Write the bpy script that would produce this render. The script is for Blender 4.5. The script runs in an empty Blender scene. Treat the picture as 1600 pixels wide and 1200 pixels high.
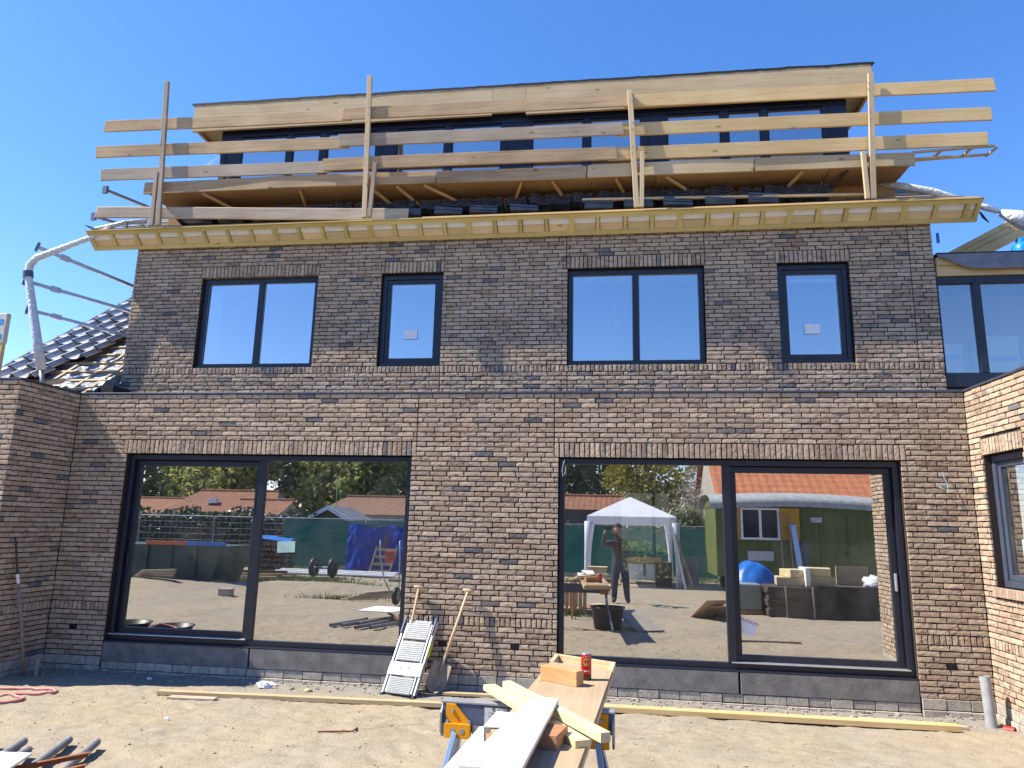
import bpy, math, random
import numpy as np
from mathutils import Vector, Matrix, noise as mnoise

R = math.radians
SC = bpy.context.scene
COL = SC.collection

# ------------------------------------------------------------------ camera
CAMP = Vector((0.0, -8.8, 2.0))
cam_d = bpy.data.cameras.new('camera')
cam = bpy.data.objects.new('camera', cam_d); COL.objects.link(cam)
yaw, pit, rol = R(-7.844), R(11.341), R(1.289)
fw = Vector((math.sin(yaw)*math.cos(pit), math.cos(yaw)*math.cos(pit), math.sin(pit)))
rt = Vector((math.cos(yaw), -math.sin(yaw), 0)); up = rt.cross(fw)
r2 = math.cos(rol)*rt + math.sin(rol)*up; u2 = -math.sin(rol)*rt + math.cos(rol)*up
cam.matrix_world = Matrix(((r2.x, u2.x, -fw.x, CAMP.x), (r2.y, u2.y, -fw.y, CAMP.y), (r2.z, u2.z, -fw.z, CAMP.z), (0, 0, 0, 1)))
cam_d.sensor_width = 36; cam_d.lens = 1105.26*36/1600
cam_d.clip_start = 0.02; cam_d.clip_end = 3000
SC.camera = cam
# ------------------------------------------------------------------ light
SUNV = Vector((1.0, 0.205, -1.2)).normalized()          # direction the light travels
ELEV = math.asin(-SUNV.z)
w = bpy.data.worlds.new('World'); SC.world = w; w.use_nodes = True
nt = w.node_tree; nt.nodes.clear()
sky = nt.nodes.new('ShaderNodeTexSky'); sky.sky_type = 'NISHITA'; sky.sun_disc = False
sky.sun_elevation = ELEV
sky.sun_rotation = math.atan2(-SUNV.x, -SUNV.y)
sky.air_density = 1.0; sky.dust_density = 0.15; sky.ozone_density = 5.0; sky.altitude = 20
bg = nt.nodes.new('ShaderNodeBackground'); bg.inputs[1].default_value = 0.137
wo = nt.nodes.new('ShaderNodeOutputWorld')
hsv = nt.nodes.new('ShaderNodeHueSaturation'); hsv.inputs['Saturation'].default_value = 1.22
tint = nt.nodes.new('ShaderNodeMixRGB'); tint.blend_type = 'MULTIPLY'; tint.inputs[0].default_value = 1; tint.inputs[2].default_value = (1.12, .91, .97, 1)   # camera white balance
nt.links.new(sky.outputs[0], hsv.inputs['Color']); nt.links.new(hsv.outputs[0], tint.inputs[1]); nt.links.new(tint.outputs[0], bg.inputs[0]); nt.links.new(bg.outputs[0], wo.inputs[0])
sun_d = bpy.data.lights.new('sun', 'SUN'); sun_d.energy = 5.0; sun_d.angle = R(0.53); sun_d.color = (1.0, 0.92, 0.79)
sun = bpy.data.objects.new('sun', sun_d); COL.objects.link(sun)
sun.rotation_euler = SUNV.to_track_quat('-Z', 'Y').to_euler(); sun.location = (-20, -5, 30)
SC.view_settings.view_transform = 'Standard'; SC.view_settings.look = 'None'
SC.view_settings.exposure = 1.1; SC.view_settings.gamma = 1.0; SC.view_settings.use_curve_mapping = False
SC.render.engine = 'CYCLES'
SC.cycles.max_bounces = 8; SC.cycles.transparent_max_bounces = 16
SC.cycles.glossy_bounces = 4; SC.cycles.diffuse_bounces = 3
SC.cycles.caustics_reflective = False; SC.cycles.caustics_refractive = False
SC.cycles.use_denoising = True

# ------------------------------------------------------------------ materials
MATS = {}
def _bsdf(m):
    m.use_nodes = True
    return m.node_tree.nodes['Principled BSDF'], m.node_tree
def setin(n, k, v):
    if k in n.inputs: n.inputs[k].default_value = v
def rgba(c): return (c[0], c[1], c[2], 1)
def mat(name, c1, c2=None, rough=.75, scale=6., stretch=(1, 1, 1), bump=0., bscale=None, metal=0., spec=.3, lo=.35, hi=.65, coord='Object', bdist=.01, objrand=0., trans=0.):
    if name in MATS: return MATS[name]
    m = bpy.data.materials.new(name); MATS[name] = m
    b, t = _bsdf(m); N = t.nodes; L = t.links
    setin(b, 'Roughness', rough); setin(b, 'Metallic', metal); setin(b, 'Specular IOR Level', spec)
    tc = N.new('ShaderNodeTexCoord'); mp = N.new('ShaderNodeMapping')
    mp.inputs['Scale'].default_value = stretch; L.new(tc.outputs[coord], mp.inputs[0])
    c2 = c2 or tuple(x*.72 for x in c1)
    nz = N.new('ShaderNodeTexNoise'); nz.inputs['Scale'].default_value = scale; nz.inputs['Detail'].default_value = 7; nz.inputs['Roughness'].default_value = .62
    L.new(mp.outputs[0], nz.inputs['Vector'])
    cr = N.new('ShaderNodeValToRGB'); cr.color_ramp.elements[0].position = lo; cr.color_ramp.elements[1].position = hi
    cr.color_ramp.elements[0].color = rgba(c2); cr.color_ramp.elements[1].color = rgba(c1)
    L.new(nz.outputs[0], cr.inputs[0])
    out = cr.outputs[0]
    if objrand:
        oi = N.new('ShaderNodeObjectInfo'); hv = N.new('ShaderNodeHueSaturation')
        mr = N.new('ShaderNodeMapRange'); mr.inputs[3].default_value = 1-objrand; mr.inputs[4].default_value = 1+objrand
        L.new(oi.outputs['Random'], mr.inputs[0]); L.new(mr.outputs[0], hv.inputs['Value']); L.new(out, hv.inputs['Color']); out = hv.outputs[0]
    L.new(out, b.inputs['Base Color'])
    if trans:
        tr = N.new('ShaderNodeBsdfTranslucent'); L.new(out, tr.inputs[0]); mx = N.new('ShaderNodeMixShader'); mx.inputs[0].default_value = trans
        o = N['Material Output']; L.new(b.outputs[0], mx.inputs[1]); L.new(tr.outputs[0], mx.inputs[2]); L.new(mx.outputs[0], o.inputs[0])
    if bump:
        n2 = N.new('ShaderNodeTexNoise'); n2.inputs['Scale'].default_value = bscale or scale*4; n2.inputs['Detail'].default_value = 6
        L.new(mp.outputs[0], n2.inputs['Vector'])
        bp = N.new('ShaderNodeBump'); bp.inputs['Strength'].default_value = bump; bp.inputs['Distance'].default_value = bdist
        L.new(n2.outputs[0], bp.inputs['Height']); L.new(bp.outputs[0], b.inputs['Normal'])
    return m
def wood(name, c1, c2, axis=0, rough=.75, knots=True, gscale=1.0):
    """timber: grain noise stretched along an axis plus sparse knots"""
    if name in MATS: return MATS[name]
    m = bpy.data.materials.new(name); MATS[name] = m
    b, t = _bsdf(m); N = t.nodes; L = t.links
    setin(b, 'Roughness', rough); setin(b, 'Specular IOR Level', .25)
    tc = N.new('ShaderNodeTexCoord'); mp = N.new('ShaderNodeMapping')
    s = [22*gscale]*3; s[axis] = .9*gscale; mp.inputs['Scale'].default_value = s; L.new(tc.outputs['Object'], mp.inputs[0])
    nz = N.new('ShaderNodeTexNoise'); nz.inputs['Scale'].default_value = 1.6; nz.inputs['Detail'].default_value = 8; nz.inputs['Distortion'].default_value = .7
    L.new(mp.outputs[0], nz.inputs['Vector'])
    n3 = N.new('ShaderNodeTexNoise'); n3.inputs['Scale'].default_value = 1.3; n3.inputs['Detail'].default_value = 4
    L.new(tc.outputs['Object'], n3.inputs['Vector'])
    ad = N.new('ShaderNodeMath'); ad.operation = 'ADD'; ml = N.new('ShaderNodeMath'); ml.operation = 'MULTIPLY'; ml.inputs[1].default_value = .5
    L.new(nz.outputs[0], ad.inputs[0]); L.new(n3.outputs[0], ad.inputs[1]); L.new(ad.outputs[0], ml.inputs[0])
    cr = N.new('ShaderNodeValToRGB'); cr.color_ramp.elements[0].position = .36; cr.color_ramp.elements[1].position = .62
    cr.color_ramp.elements[0].color = rgba(c2); cr.color_ramp.elements[1].color = rgba(c1); L.new(ml.outputs[0], cr.inputs[0])
    oi = N.new('ShaderNodeObjectInfo'); hv = N.new('ShaderNodeHueSaturation'); mr = N.new('ShaderNodeMapRange')
    mr.inputs[3].default_value = .86; mr.inputs[4].default_value = 1.1; L.new(oi.outputs['Random'], mr.inputs[0]); L.new(mr.outputs[0], hv.inputs['Value'])
    L.new(cr.outputs[0], hv.inputs['Color']); out = hv.outputs[0]
    if knots:
        mp2 = N.new('ShaderNodeMapping'); s2 = [5.]*3; s2[axis] = 2.2; mp2.inputs['Scale'].default_value = s2; L.new(tc.outputs['Object'], mp2.inputs[0])
        vo = N.new('ShaderNodeTexVoronoi'); vo.inputs['Scale'].default_value = 1.0; L.new(mp2.outputs[0], vo.inputs['Vector'])
        k = N.new('ShaderNodeMapRange'); k.inputs[1].default_value = .05; k.inputs[2].default_value = .12; k.inputs[3].default_value = .75; k.inputs[4].default_value = 0
        L.new(vo.outputs['Distance'], k.inputs[0])
        mx = N.new('ShaderNodeMixRGB'); mx.inputs[2].default_value = rgba(tuple(x*.35 for x in c2)); L.new(k.outputs[0], mx.inputs[0]); L.new(out, mx.inputs[1]); out = mx.outputs[0]
    L.new(out, b.inputs['Base Color'])
    bp = N.new('ShaderNodeBump'); bp.inputs['Strength'].default_value = .25; bp.inputs['Distance'].default_value = .004
    L.new(nz.outputs[0], bp.inputs['Height']); L.new(bp.outputs[0], b.inputs['Normal'])
    return m

def brick_mat(name):
    m = bpy.data.materials.new(name); MATS[name] = m
    b, t = _bsdf(m); N = t.nodes; L = t.links
    setin(b, 'Roughness', .9); setin(b, 'Specular IOR Level', .15)
    at = N.new('ShaderNodeAttribute'); at.attribute_name = 'bcol'
    oi = N.new('ShaderNodeObjectInfo')
    mu = N.new('ShaderNodeMixRGB'); mu.blend_type = 'MULTIPLY'; mu.inputs[0].default_value = 1
    L.new(at.outputs['Color'], mu.inputs[1]); L.new(oi.outputs['Color'], mu.inputs[2])
    g = N.new('ShaderNodeNewGeometry')
    n1 = N.new('ShaderNodeTexNoise'); n1.inputs['Scale'].default_value = 17; n1.inputs['Detail'].default_value = 6; n1.inputs['Roughness'].default_value = .65
    mpb = N.new('ShaderNodeMapping'); mpb.inputs['Scale'].default_value = (.55, .55, 1.3); L.new(g.outputs['Position'], mpb.inputs[0]); L.new(mpb.outputs[0], n1.inputs['Vector'])
    r1 = N.new('ShaderNodeMapRange'); r1.inputs[1].default_value = .52; r1.inputs[2].default_value = .68; r1.inputs[3].default_value = 0; r1.inputs[4].default_value = .78
    L.new(n1.outputs[0], r1.inputs[0])
    dk = N.new('ShaderNodeMixRGB'); dk.inputs[2].default_value = (.095, .085, .085, 1)
    L.new(r1.outputs[0], dk.inputs[0]); L.new(mu.outputs[0], dk.inputs[1])
    n2 = N.new('ShaderNodeTexNoise'); n2.inputs['Scale'].default_value = 95; n2.inputs['Detail'].default_value = 5
    L.new(g.outputs['Position'], n2.inputs['Vector'])
    r2_ = N.new('ShaderNodeMapRange'); r2_.inputs[1].default_value = .3; r2_.inputs[2].default_value = .7; r2_.inputs[3].default_value = .72; r2_.inputs[4].default_value = 1.16
    L.new(n2.outputs[0], r2_.inputs[0])
    hv = N.new('ShaderNodeHueSaturation'); L.new(r2_.outputs[0], hv.inputs['Value']); L.new(dk.outputs[0], hv.inputs['Color'])
    n5 = N.new('ShaderNodeTexNoise'); n5.inputs['Scale'].default_value = 1.1; n5.inputs['Detail'].default_value = 6; n5.inputs['Roughness'].default_value = .7; L.new(g.outputs['Position'], n5.inputs['Vector'])
    r5 = N.new('ShaderNodeMapRange'); r5.inputs[1].default_value = .52; r5.inputs[2].default_value = .75; r5.inputs[3].default_value = 0; r5.inputs[4].default_value = .28; L.new(n5.outputs[0], r5.inputs[0])
    bl = N.new('ShaderNodeMixRGB'); bl.inputs[2].default_value = (.46, .41, .35, 1); L.new(r5.outputs[0], bl.inputs[0]); L.new(hv.outputs[0], bl.inputs[1])
    L.new(bl.outputs[0], b.inputs['Base Color'])
    n3 = N.new('ShaderNodeTexNoise'); n3.inputs['Scale'].default_value = 46; n3.inputs['Detail'].default_value = 7
    L.new(g.outputs['Position'], n3.inputs['Vector'])
    bp = N.new('ShaderNodeBump'); bp.inputs['Strength'].default_value = .5; bp.inputs['Distance'].default_value = .006
    L.new(n3.outputs[0], bp.inputs['Height']); L.new(bp.outputs[0], b.inputs['Normal'])
    return m
def glass_mat(name, refl=.5, tint=(.82, .86, .84), wav=.0, film=.085):
    m = bpy.data.materials.new(name); MATS[name] = m; m.use_nodes = True
    t = m.node_tree; N = t.nodes; L = t.links; N.clear()
    o = N.new('ShaderNodeOutputMaterial'); mx = N.new('ShaderNodeMixShader'); mx.inputs[0].default_value = refl
    tr = N.new('ShaderNodeBsdfTransparent'); tr.inputs[0].default_value = rgba(tint)
    gl = N.new('ShaderNodeBsdfGlossy'); gl.inputs['Roughness'].default_value = 0; gl.inputs[0].default_value = (.97, .98, 1, 1)
    if wav:
        g = N.new('ShaderNodeNewGeometry'); nz = N.new('ShaderNodeTexNoise'); nz.inputs['Scale'].default_value = 1.7; nz.inputs['Detail'].default_value = 1
        L.new(g.outputs['Position'], nz.inputs['Vector'])
        bp = N.new('ShaderNodeBump'); bp.inputs['Strength'].default_value = wav; bp.inputs['Distance'].default_value = .004
        L.new(nz.outputs[0], bp.inputs['Height']); L.new(bp.outputs[0], gl.inputs['Normal'])
    L.new(tr.outputs[0], mx.inputs[1]); L.new(gl.outputs[0], mx.inputs[2])
    g2 = N.new('ShaderNodeNewGeometry'); n2 = N.new('ShaderNodeTexNoise'); n2.inputs['Scale'].default_value = 2.2; n2.inputs['Detail'].default_value = 7; n2.inputs['Roughness'].default_value = .7
    L.new(g2.outputs['Position'], n2.inputs['Vector']); mr = N.new('ShaderNodeMapRange'); mr.inputs[1].default_value = .35; mr.inputs[2].default_value = .75; mr.inputs[3].default_value = .01; mr.inputs[4].default_value = film
    L.new(n2.outputs[0], mr.inputs[0]); df = N.new('ShaderNodeBsdfDiffuse'); df.inputs[0].default_value = (.62, .60, .55, 1)
    m3 = N.new('ShaderNodeMixShader'); L.new(mr.outputs[0], m3.inputs[0]); L.new(mx.outputs[0], m3.inputs[1]); L.new(df.outputs[0], m3.inputs[2]); L.new(m3.outputs[0], o.inputs[0])
    return m
def sheer_mat(name, col, alpha, rough=.8, trl=.3):
    m = bpy.data.materials.new(name); MATS[name] = m; m.use_nodes = True
    t = m.node_tree; N = t.nodes; L = t.links; b = N['Principled BSDF']; o = N['Material Output']
    setin(b, 'Base Color', rgba(col)); setin(b, 'Roughness', rough)
    nz = N.new('ShaderNodeTexNoise'); nz.inputs['Scale'].default_value = 3; nz.inputs['Detail'].default_value = 5
    tc = N.new('ShaderNodeTexCoord'); L.new(tc.outputs['Object'], nz.inputs['Vector'])
    hv = N.new('ShaderNodeHueSaturation'); hv.inputs['Color'].default_value = rgba(col); mr = N.new('ShaderNodeMapRange')
    mr.inputs[3].default_value = .6; mr.inputs[4].default_value = 1.4; L.new(nz.outputs[0], mr.inputs[0]); L.new(mr.outputs[0], hv.inputs['Value']); L.new(hv.outputs[0], b.inputs['Base Color'])
    tl = N.new('ShaderNodeBsdfTranslucent'); L.new(hv.outputs[0], tl.inputs[0])
    m1 = N.new('ShaderNodeMixShader'); m1.inputs[0].default_value = trl; L.new(b.outputs[0], m1.inputs[1]); L.new(tl.outputs[0], m1.inputs[2])
    tr = N.new('ShaderNodeBsdfTransparent'); m2 = N.new('ShaderNodeMixShader'); m2.inputs[0].default_value = alpha
    L.new(tr.outputs[0], m2.inputs[1]); L.new(m1.outputs[0], m2.inputs[2]); L.new(m2.outputs[0], o.inputs[0])
    return m

BRICK = brick_mat('brick_clay')
MORTAR = mat('mortar', (.042, .034, .031), (.024, .019, .018), rough=.95, scale=30, bump=.3)
BLOCK = mat('grey_block', (.44, .40, .335), (.29, .265, .225), rough=.95, scale=14, bump=.5, bscale=60, objrand=.12)
CONC = mat('concrete', (.21, .20, .19), (.13, .125, .12), rough=.9, scale=5, bump=.25, bscale=40)
NAVY = mat('navy_frame', (.012, .016, .030), (.010, .013, .024), rough=.38, scale=3, spec=.5)
NAVY2 = mat('navy_dormer', (.012, .020, .052), (.010, .016, .042), rough=.42, scale=3, spec=.5)
ALU = mat('aluminium', (.72, .74, .78), (.6, .62, .66), rough=.35, metal=.8, scale=10)
GLASS = glass_mat('window_glass', .52, wav=.03, film=.04)
GLASSD = glass_mat('door_glass', .62, wav=.015)
PALE = wood('pale_timber', (.56, .44, .27), (.44, .32, .17))
FRESH = wood('fresh_timber', (.62, .46, .24), (.50, .34, .15))
GREEN_T = wood('treated_timber', (.70, .56, .24), (.56, .43, .15))
GREY_T = wood('weathered_timber', (.50, .355, .205), (.29, .195, .11))
GREY_T2 = wood('grey_silver_timber', (.47, .385, .29), (.31, .245, .18))
PLY_D = wood('brown_plywood', (.42, .26, .13), (.31, .18, .085), knots=False)
PALE_Z = wood('pale_post_timber', (.58, .46, .30), (.46, .34, .20), axis=2)
GREY_Z = wood('weathered_post_timber', (.36, .29, .22), (.25, .19, .14), axis=2)
PALE_Y = wood('pale_timber_deep', (.60, .46, .27), (.48, .34, .18), axis=1)
PLY_Y = wood('table_plywood', (.44, .33, .215), (.33, .24, .15), axis=1)
RED_W = wood('reddish_hardwood', (.42, .22, .11), (.32, .15, .07))
WHITE = mat('white_paint', (.82, .82, .80), (.76, .76, .75), rough=.5, scale=4)
STRIP = mat('white_strip', (.88, .87, .85), (.80, .79, .77), rough=.7, scale=9)
FELT = mat('roof_felt', (.025, .026, .032), (.015, .016, .02), rough=.7, scale=12, bump=.4)
FELT_G = mat('grey_felt', (.20, .21, .23), (.14, .15, .17), rough=.7, scale=6, bump=.3)
TILE = mat('glazed_tile', (.060, .066, .082), (.030, .034, .042), rough=.30, scale=5, spec=1.0)
FOIL = mat('silver_foil', (.30, .32, .36), (.13, .14, .17), rough=.35, metal=.3, scale=6, bump=.8, bscale=9, bdist=.05)
STEEL = mat('galvanised_steel', (.42, .45, .50), (.30, .33, .38), rough=.4, metal=.6, scale=14)
PLASTIC_W = mat('clear_wrap', (.74, .77, .80), (.50, .54, .60), rough=.25, scale=16, bump=.9, bscale=22, bdist=.03, spec=.6)
BLUE = mat('blue_plastic', (.02, .16, .55), (.015, .11, .42), rough=.4, scale=4)
BLACK = mat('black_plastic', (.02, .02, .022), (.012, .012, .014), rough=.45, scale=5)
RED = mat('red_paint', (.45, .03, .02), (.36, .025, .018), rough=.4, scale=5)
HOSE = mat('pink_hose', (.56, .24, .22), (.46, .17, .15), rough=.55, scale=9)
RUST = mat('rusty_steel', (.30, .11, .05), (.17, .07, .04), rough=.85, scale=20, bump=.3)
PVC = mat('grey_pvc', (.36, .37, .38), (.26, .27, .28), rough=.6, scale=7)
PIPE = mat('dusty_grey_pipe', (.24, .24, .24), (.15, .15, .155), rough=.7, scale=9)
YEL = mat('yellow_paint', (.75, .32, .01), (.66, .26, .01), rough=.4, scale=6)
BLUESTEEL = mat('blue_grey_steel', (.10, .13, .20), (.075, .10, .16), rough=.4, scale=10, metal=.2)
LEGSTEEL = mat('light_blue_steel', (.28, .38, .55), (.22, .31, .46), rough=.35, metal=.3, scale=8)
GREYST = mat('grey_steel', (.33, .35, .36), (.26, .28, .29), rough=.45, metal=.3, scale=8)
DUSTY = mat('dusty_plank', (.52, .44, .32), (.42, .35, .25), rough=.9, scale=5, stretch=(1, 12, 12))
PINKW = wood('ash_handle', (.55, .42, .28), (.44, .32, .2), axis=2, knots=False)
DIRTST = mat('dirty_steel', (.33, .27, .21), (.22, .18, .14), rough=.75, scale=14, metal=.1)

# ------------------------------------------------------------------ mesh helpers
def root_loc(o):
    v = Vector((0, 0, 0))
    while o is not None:
        v = v + o.location; o = o.parent
    return v
def tag(o, label=None, cat=None, group=None, kind=None):
    if label: o['label'] = label
    if cat: o['category'] = cat
    if group: o['group'] = group
    if kind: o['kind'] = kind
    return o
def thing(name, label, cat, loc=(0, 0, 0), group=None):
    o = bpy.data.objects.new(name, None); COL.objects.link(o); o.location = loc; o.empty_display_size = .2
    return tag(o, label, cat, group)
def link(name, me, m, parent=None):
    o = bpy.data.objects.new(name, me); COL.objects.link(o)
    if m is not None and not me.materials: me.materials.append(m)
    if parent is not None: o.parent = parent
    return o
class MB:
    def __init__(s): s.v = []; s.f = []
    def add(s, vs, fs):
        k = len(s.v); s.v += [tuple(x) for x in vs]; s.f += [tuple(i+k for i in f) for f in fs]; return s
    def box(s, x0, x1, y0, y1, z0, z1):
        return s.add([(x0, y0, z0), (x1, y0, z0), (x1, y1, z0), (x0, y1, z0), (x0, y0, z1), (x1, y0, z1), (x1, y1, z1), (x0, y1, z1)],
                     [(3, 2, 1, 0), (4, 5, 6, 7), (0, 1, 5, 4), (1, 2, 6, 5), (2, 3, 7, 6), (3, 0, 4, 7)])
    def beam(s, a, b, wd, h, upv=(0, 0, 1)):
        a = Vector(a); b = Vector(b); d = (b-a).normalized(); u = Vector(upv); sd = d.cross(u)
        if sd.length < 1e-4: sd = d.cross(Vector((0, 1, 0)))
        sd.normalize(); u = sd.cross(d); P = []
        for p in (a, b):
            for (i, j) in ((-1, -1), (1, -1), (1, 1), (-1, 1)): P.append(p + sd*(i*wd/2) + u*(j*h/2))
        return s.add(P, [(0, 1, 2, 3), (7, 6, 5, 4), (0, 4, 5, 1), (1, 5, 6, 2), (2, 6, 7, 3), (3, 7, 4, 0)])
    def plank(s, a, b, wd, h, seed=0, n=14, bow=.008):
        """a board with slight bow, twist and worn ends"""
        a = Vector(a); b = Vector(b); d = (b-a).normalized(); u = Vector((0, 0, 1)); sd = d.cross(u).normalized(); u = sd.cross(d); k = len(s.v)
        for i in range(n+1):
            t = i/n; p = a.lerp(b, t) + u*(bow*math.sin(t*2.7+seed)*.7) + sd*(bow*math.sin(t*3.9+seed*2.1)); tw = .03*math.sin(seed+t*2)
            for (x, y) in ((-1, -1), (1, -1), (1, 1), (-1, 1)):
                hh = h/2*(1+.010*math.sin(seed*3+t*23+y*2)); p2 = p + sd*(x*wd/2 + tw*y*.1) + u*(y*hh) + d*((.012*math.sin(seed*5+x+2*y)) if i in (0, n) else 0)
                s.v.append(tuple(p2))
        for i in range(n):
            for j in range(4): s.f.append((k+i*4+j, k+i*4+(j+1) % 4, k+i*4+4+(j+1) % 4, k+i*4+4+j))
        s.f.append((k+3, k+2, k+1, k)); e = k+n*4; s.f.append((e, e+1, e+2, e+3)); return s
    def cyl(s, a, b, r0, r1=None, n=12, cap=True):
        r1 = r0 if r1 is None else r1
        return s.tube([a, b], [r0, r1], n, cap)
    def tube(s, pts, r, n=8, cap=True):
        pts = [Vector(p) for p in pts]; rs = r if isinstance(r, (list, tuple)) else [r]*len(pts)
        k = len(s.v); ref = None
        for i, p in enumerate(pts):
            d = (pts[min(i+1, len(pts)-1)] - pts[max(i-1, 0)]).normalized()
            if ref is None: ref = Vector((0, 0, 1)) if abs(d.z) < .9 else Vector((1, 0, 0))
            a = (ref - d*ref.dot(d)).normalized(); ref = a; b = d.cross(a)
            for j in range(n):
                t = 2*math.pi*j/n; s.v.append(tuple(p + (a*math.cos(t) + b*math.sin(t))*rs[i]))
        for i in range(len(pts)-1):
            for j in range(n):
                s.f.append((k+i*n+j, k+i*n+(j+1) % n, k+(i+1)*n+(j+1) % n, k+(i+1)*n+j))
        if cap:
            s.f.append(tuple(k+j for j in reversed(range(n)))); e = k+(len(pts)-1)*n; s.f.append(tuple(e+j for j in range(n)))
        return s
    def lathe(s, c, prof, n=20):
        k = len(s.v)
        for (r_, z) in prof:
            for j in range(n):
                t = 2*math.pi*j/n; s.v.append((c[0]+r_*math.cos(t), c[1]+r_*math.sin(t), c[2]+z))
        for i in range(len(prof)-1):
            for j in range(n): s.f.append((k+i*n+j, k+i*n+(j+1) % n, k+(i+1)*n+(j+1) % n, k+(i+1)*n+j))
        return s
    def poly(s, pts, d):
        """closed polygon extruded by vector d"""
        n = len(pts); a = [Vector(p) for p in pts]; d = Vector(d)
        return s.add(a + [p+d for p in a], [tuple(reversed(range(n))), tuple(range(n, 2*n))] + [(i, (i+1) % n, (i+1) % n+n, i+n) for i in range(n)])
    def sheet(s, fn, nu, nv):
        k = len(s.v)
        for i in range(nu+1):
            for j in range(nv+1): s.v.append(tuple(fn(i/nu, j/nv)))
        for i in range(nu):
            for j in range(nv): s.f.append((k+i*(nv+1)+j, k+(i+1)*(nv+1)+j, k+(i+1)*(nv+1)+j+1, k+i*(nv+1)+j+1))
        return s
    def blob(s, c, r, n=10, jit=.12, rng=random, sq=1):
        k = len(s.v); m = n//2+1
        for i in range(m+1):
            th = math.pi*i/m
            for j in range(n):
                ph = 2*math.pi*j/n; q = 1+rng.uniform(-jit, jit)*(0 if i in (0, m) else 1)
                x, y, z = math.sin(th)*math.cos(ph), math.sin(th)*math.sin(ph), math.cos(th)
                s.v.append((c[0]+r[0]*x*q, c[1]+r[1]*y*q, c[2]+r[2]*z*q))
        for i in range(m):
            for j in range(n): s.f.append((k+i*n+j, k+(i+1)*n+j, k+(i+1)*n+(j+1) % n, k+i*n+(j+1) % n))
        return s
    def mesh(s, name, off=Vector((0, 0, 0)), smooth=False):
        me = bpy.data.meshes.new(name); me.from_pydata([tuple(Vector(p)-off) for p in s.v], [], s.f)
        if smooth: me.polygons.foreach_set('use_smooth', [True]*len(me.polygons))
        me.update(); return me
    def build(s, name, m, parent=None, smooth=False, bevel=0, local=False):
        me = s.mesh(name, Vector((0, 0, 0)) if (parent is None or local) else root_loc(parent), smooth)
        o = link(name, me, m, parent)
        if bevel:
            b = o.modifiers.new('bevel', 'BEVEL'); b.width = bevel; b.segments = 2; b.limit_method = 'ANGLE'
        return o
    def thing(s, name, m, label, cat, group=None, smooth=False, bevel=0):
        """a thing that is one mesh, its origin at its base"""
        a = np.array(s.v); o = Vector((float(a[:, 0].mean()), float(a[:, 1].mean()), float(a[:, 2].min())))
        me = s.mesh(name, o, smooth); ob = link(name, me, m); ob.location = o
        if bevel:
            b = ob.modifiers.new('bevel', 'BEVEL'); b.width = bevel; b.segments = 2; b.limit_method = 'ANGLE'
        return tag(ob, label, cat, group)
def copy_tree(o, parent=None, name=None):
    c = o.copy(); COL.objects.link(c); c.parent = parent
    for ch in list(o.children): copy_tree(ch, c)
    return c
def text_part(name, body, size, M4, m, parent, ext=.0006):
    cu = bpy.data.curves.new(name, 'FONT'); cu.body = body; cu.size = size; cu.extrude = ext; cu.align_x = 'CENTER'; cu.align_y = 'CENTER'
    o = bpy.data.objects.new(name, cu); dg = bpy.context.evaluated_depsgraph_get(); COL.objects.link(o); dg.update()
    me = bpy.data.meshes.new_from_object(o.evaluated_get(dg)); COL.objects.unlink(o); bpy.data.objects.remove(o)
    me.transform(M4); me.transform(Matrix.Translation(-root_loc(parent)))
    return link(name, me, m, parent)

rng = random.Random(11)
# ------------------------------------------------------------------ ground
def smooth(a, b, x):
    t = min(1, max(0, (x-a)/(b-a))); return t*t*(3-2*t)
def ground_z(x, y, fine=True):
    z = .075 + .125*smooth(-.7, -3.2, y)
    z += .05*smooth(.6, .0, abs(y)) * 0
    # mound and trench at the left of the garden
    z += .30*math.exp(-((x+11.5)/3.2)**2 - ((y+8.2)/1.5)**2)
    z += .16*math.exp(-((x+8.2)/2.0)**2 - ((y+10.3)/1.0)**2)
    z -= .14*math.exp(-((x+8.6)/3.0)**2 - ((y+8.2)/.55)**2)
    if fine:
        z += .030*mnoise.noise((x*.7, y*.7, 3.1))
        e = smooth(-14, -9, y)*smooth(16, 9, abs(x+1.5))
        if e > 0:
            z += e*(.014*mnoise.noise((x*2.6, y*3.2, 7.7)) + .010*mnoise.noise((x*7.1, y*8.3, 1.7)) + .009*mnoise.noise((x*19, y*23, 4.2)))
            r_ = mnoise.noise((x*4.2+y*2.0, y*5.0, 9.0)); z -= e*.034*max(0, r_-.22)
    return z
def axis_pts(lo, hi, step, far, grow=1.22):
    a = list(np.arange(lo, hi, step)); s_ = step; x = lo; L_ = []
    while x > -far: s_ *= grow; x -= s_; L_.append(x)
    s_ = step; x = a[-1]; H_ = []
    while x < far: s_ *= grow; x += s_; H_.append(x)
    return list(reversed(L_)) + a + H_
gx = axis_pts(-8.2, 5.2, .045, 400); gy = axis_pts(-4.6, .6, .030, 400)
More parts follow.
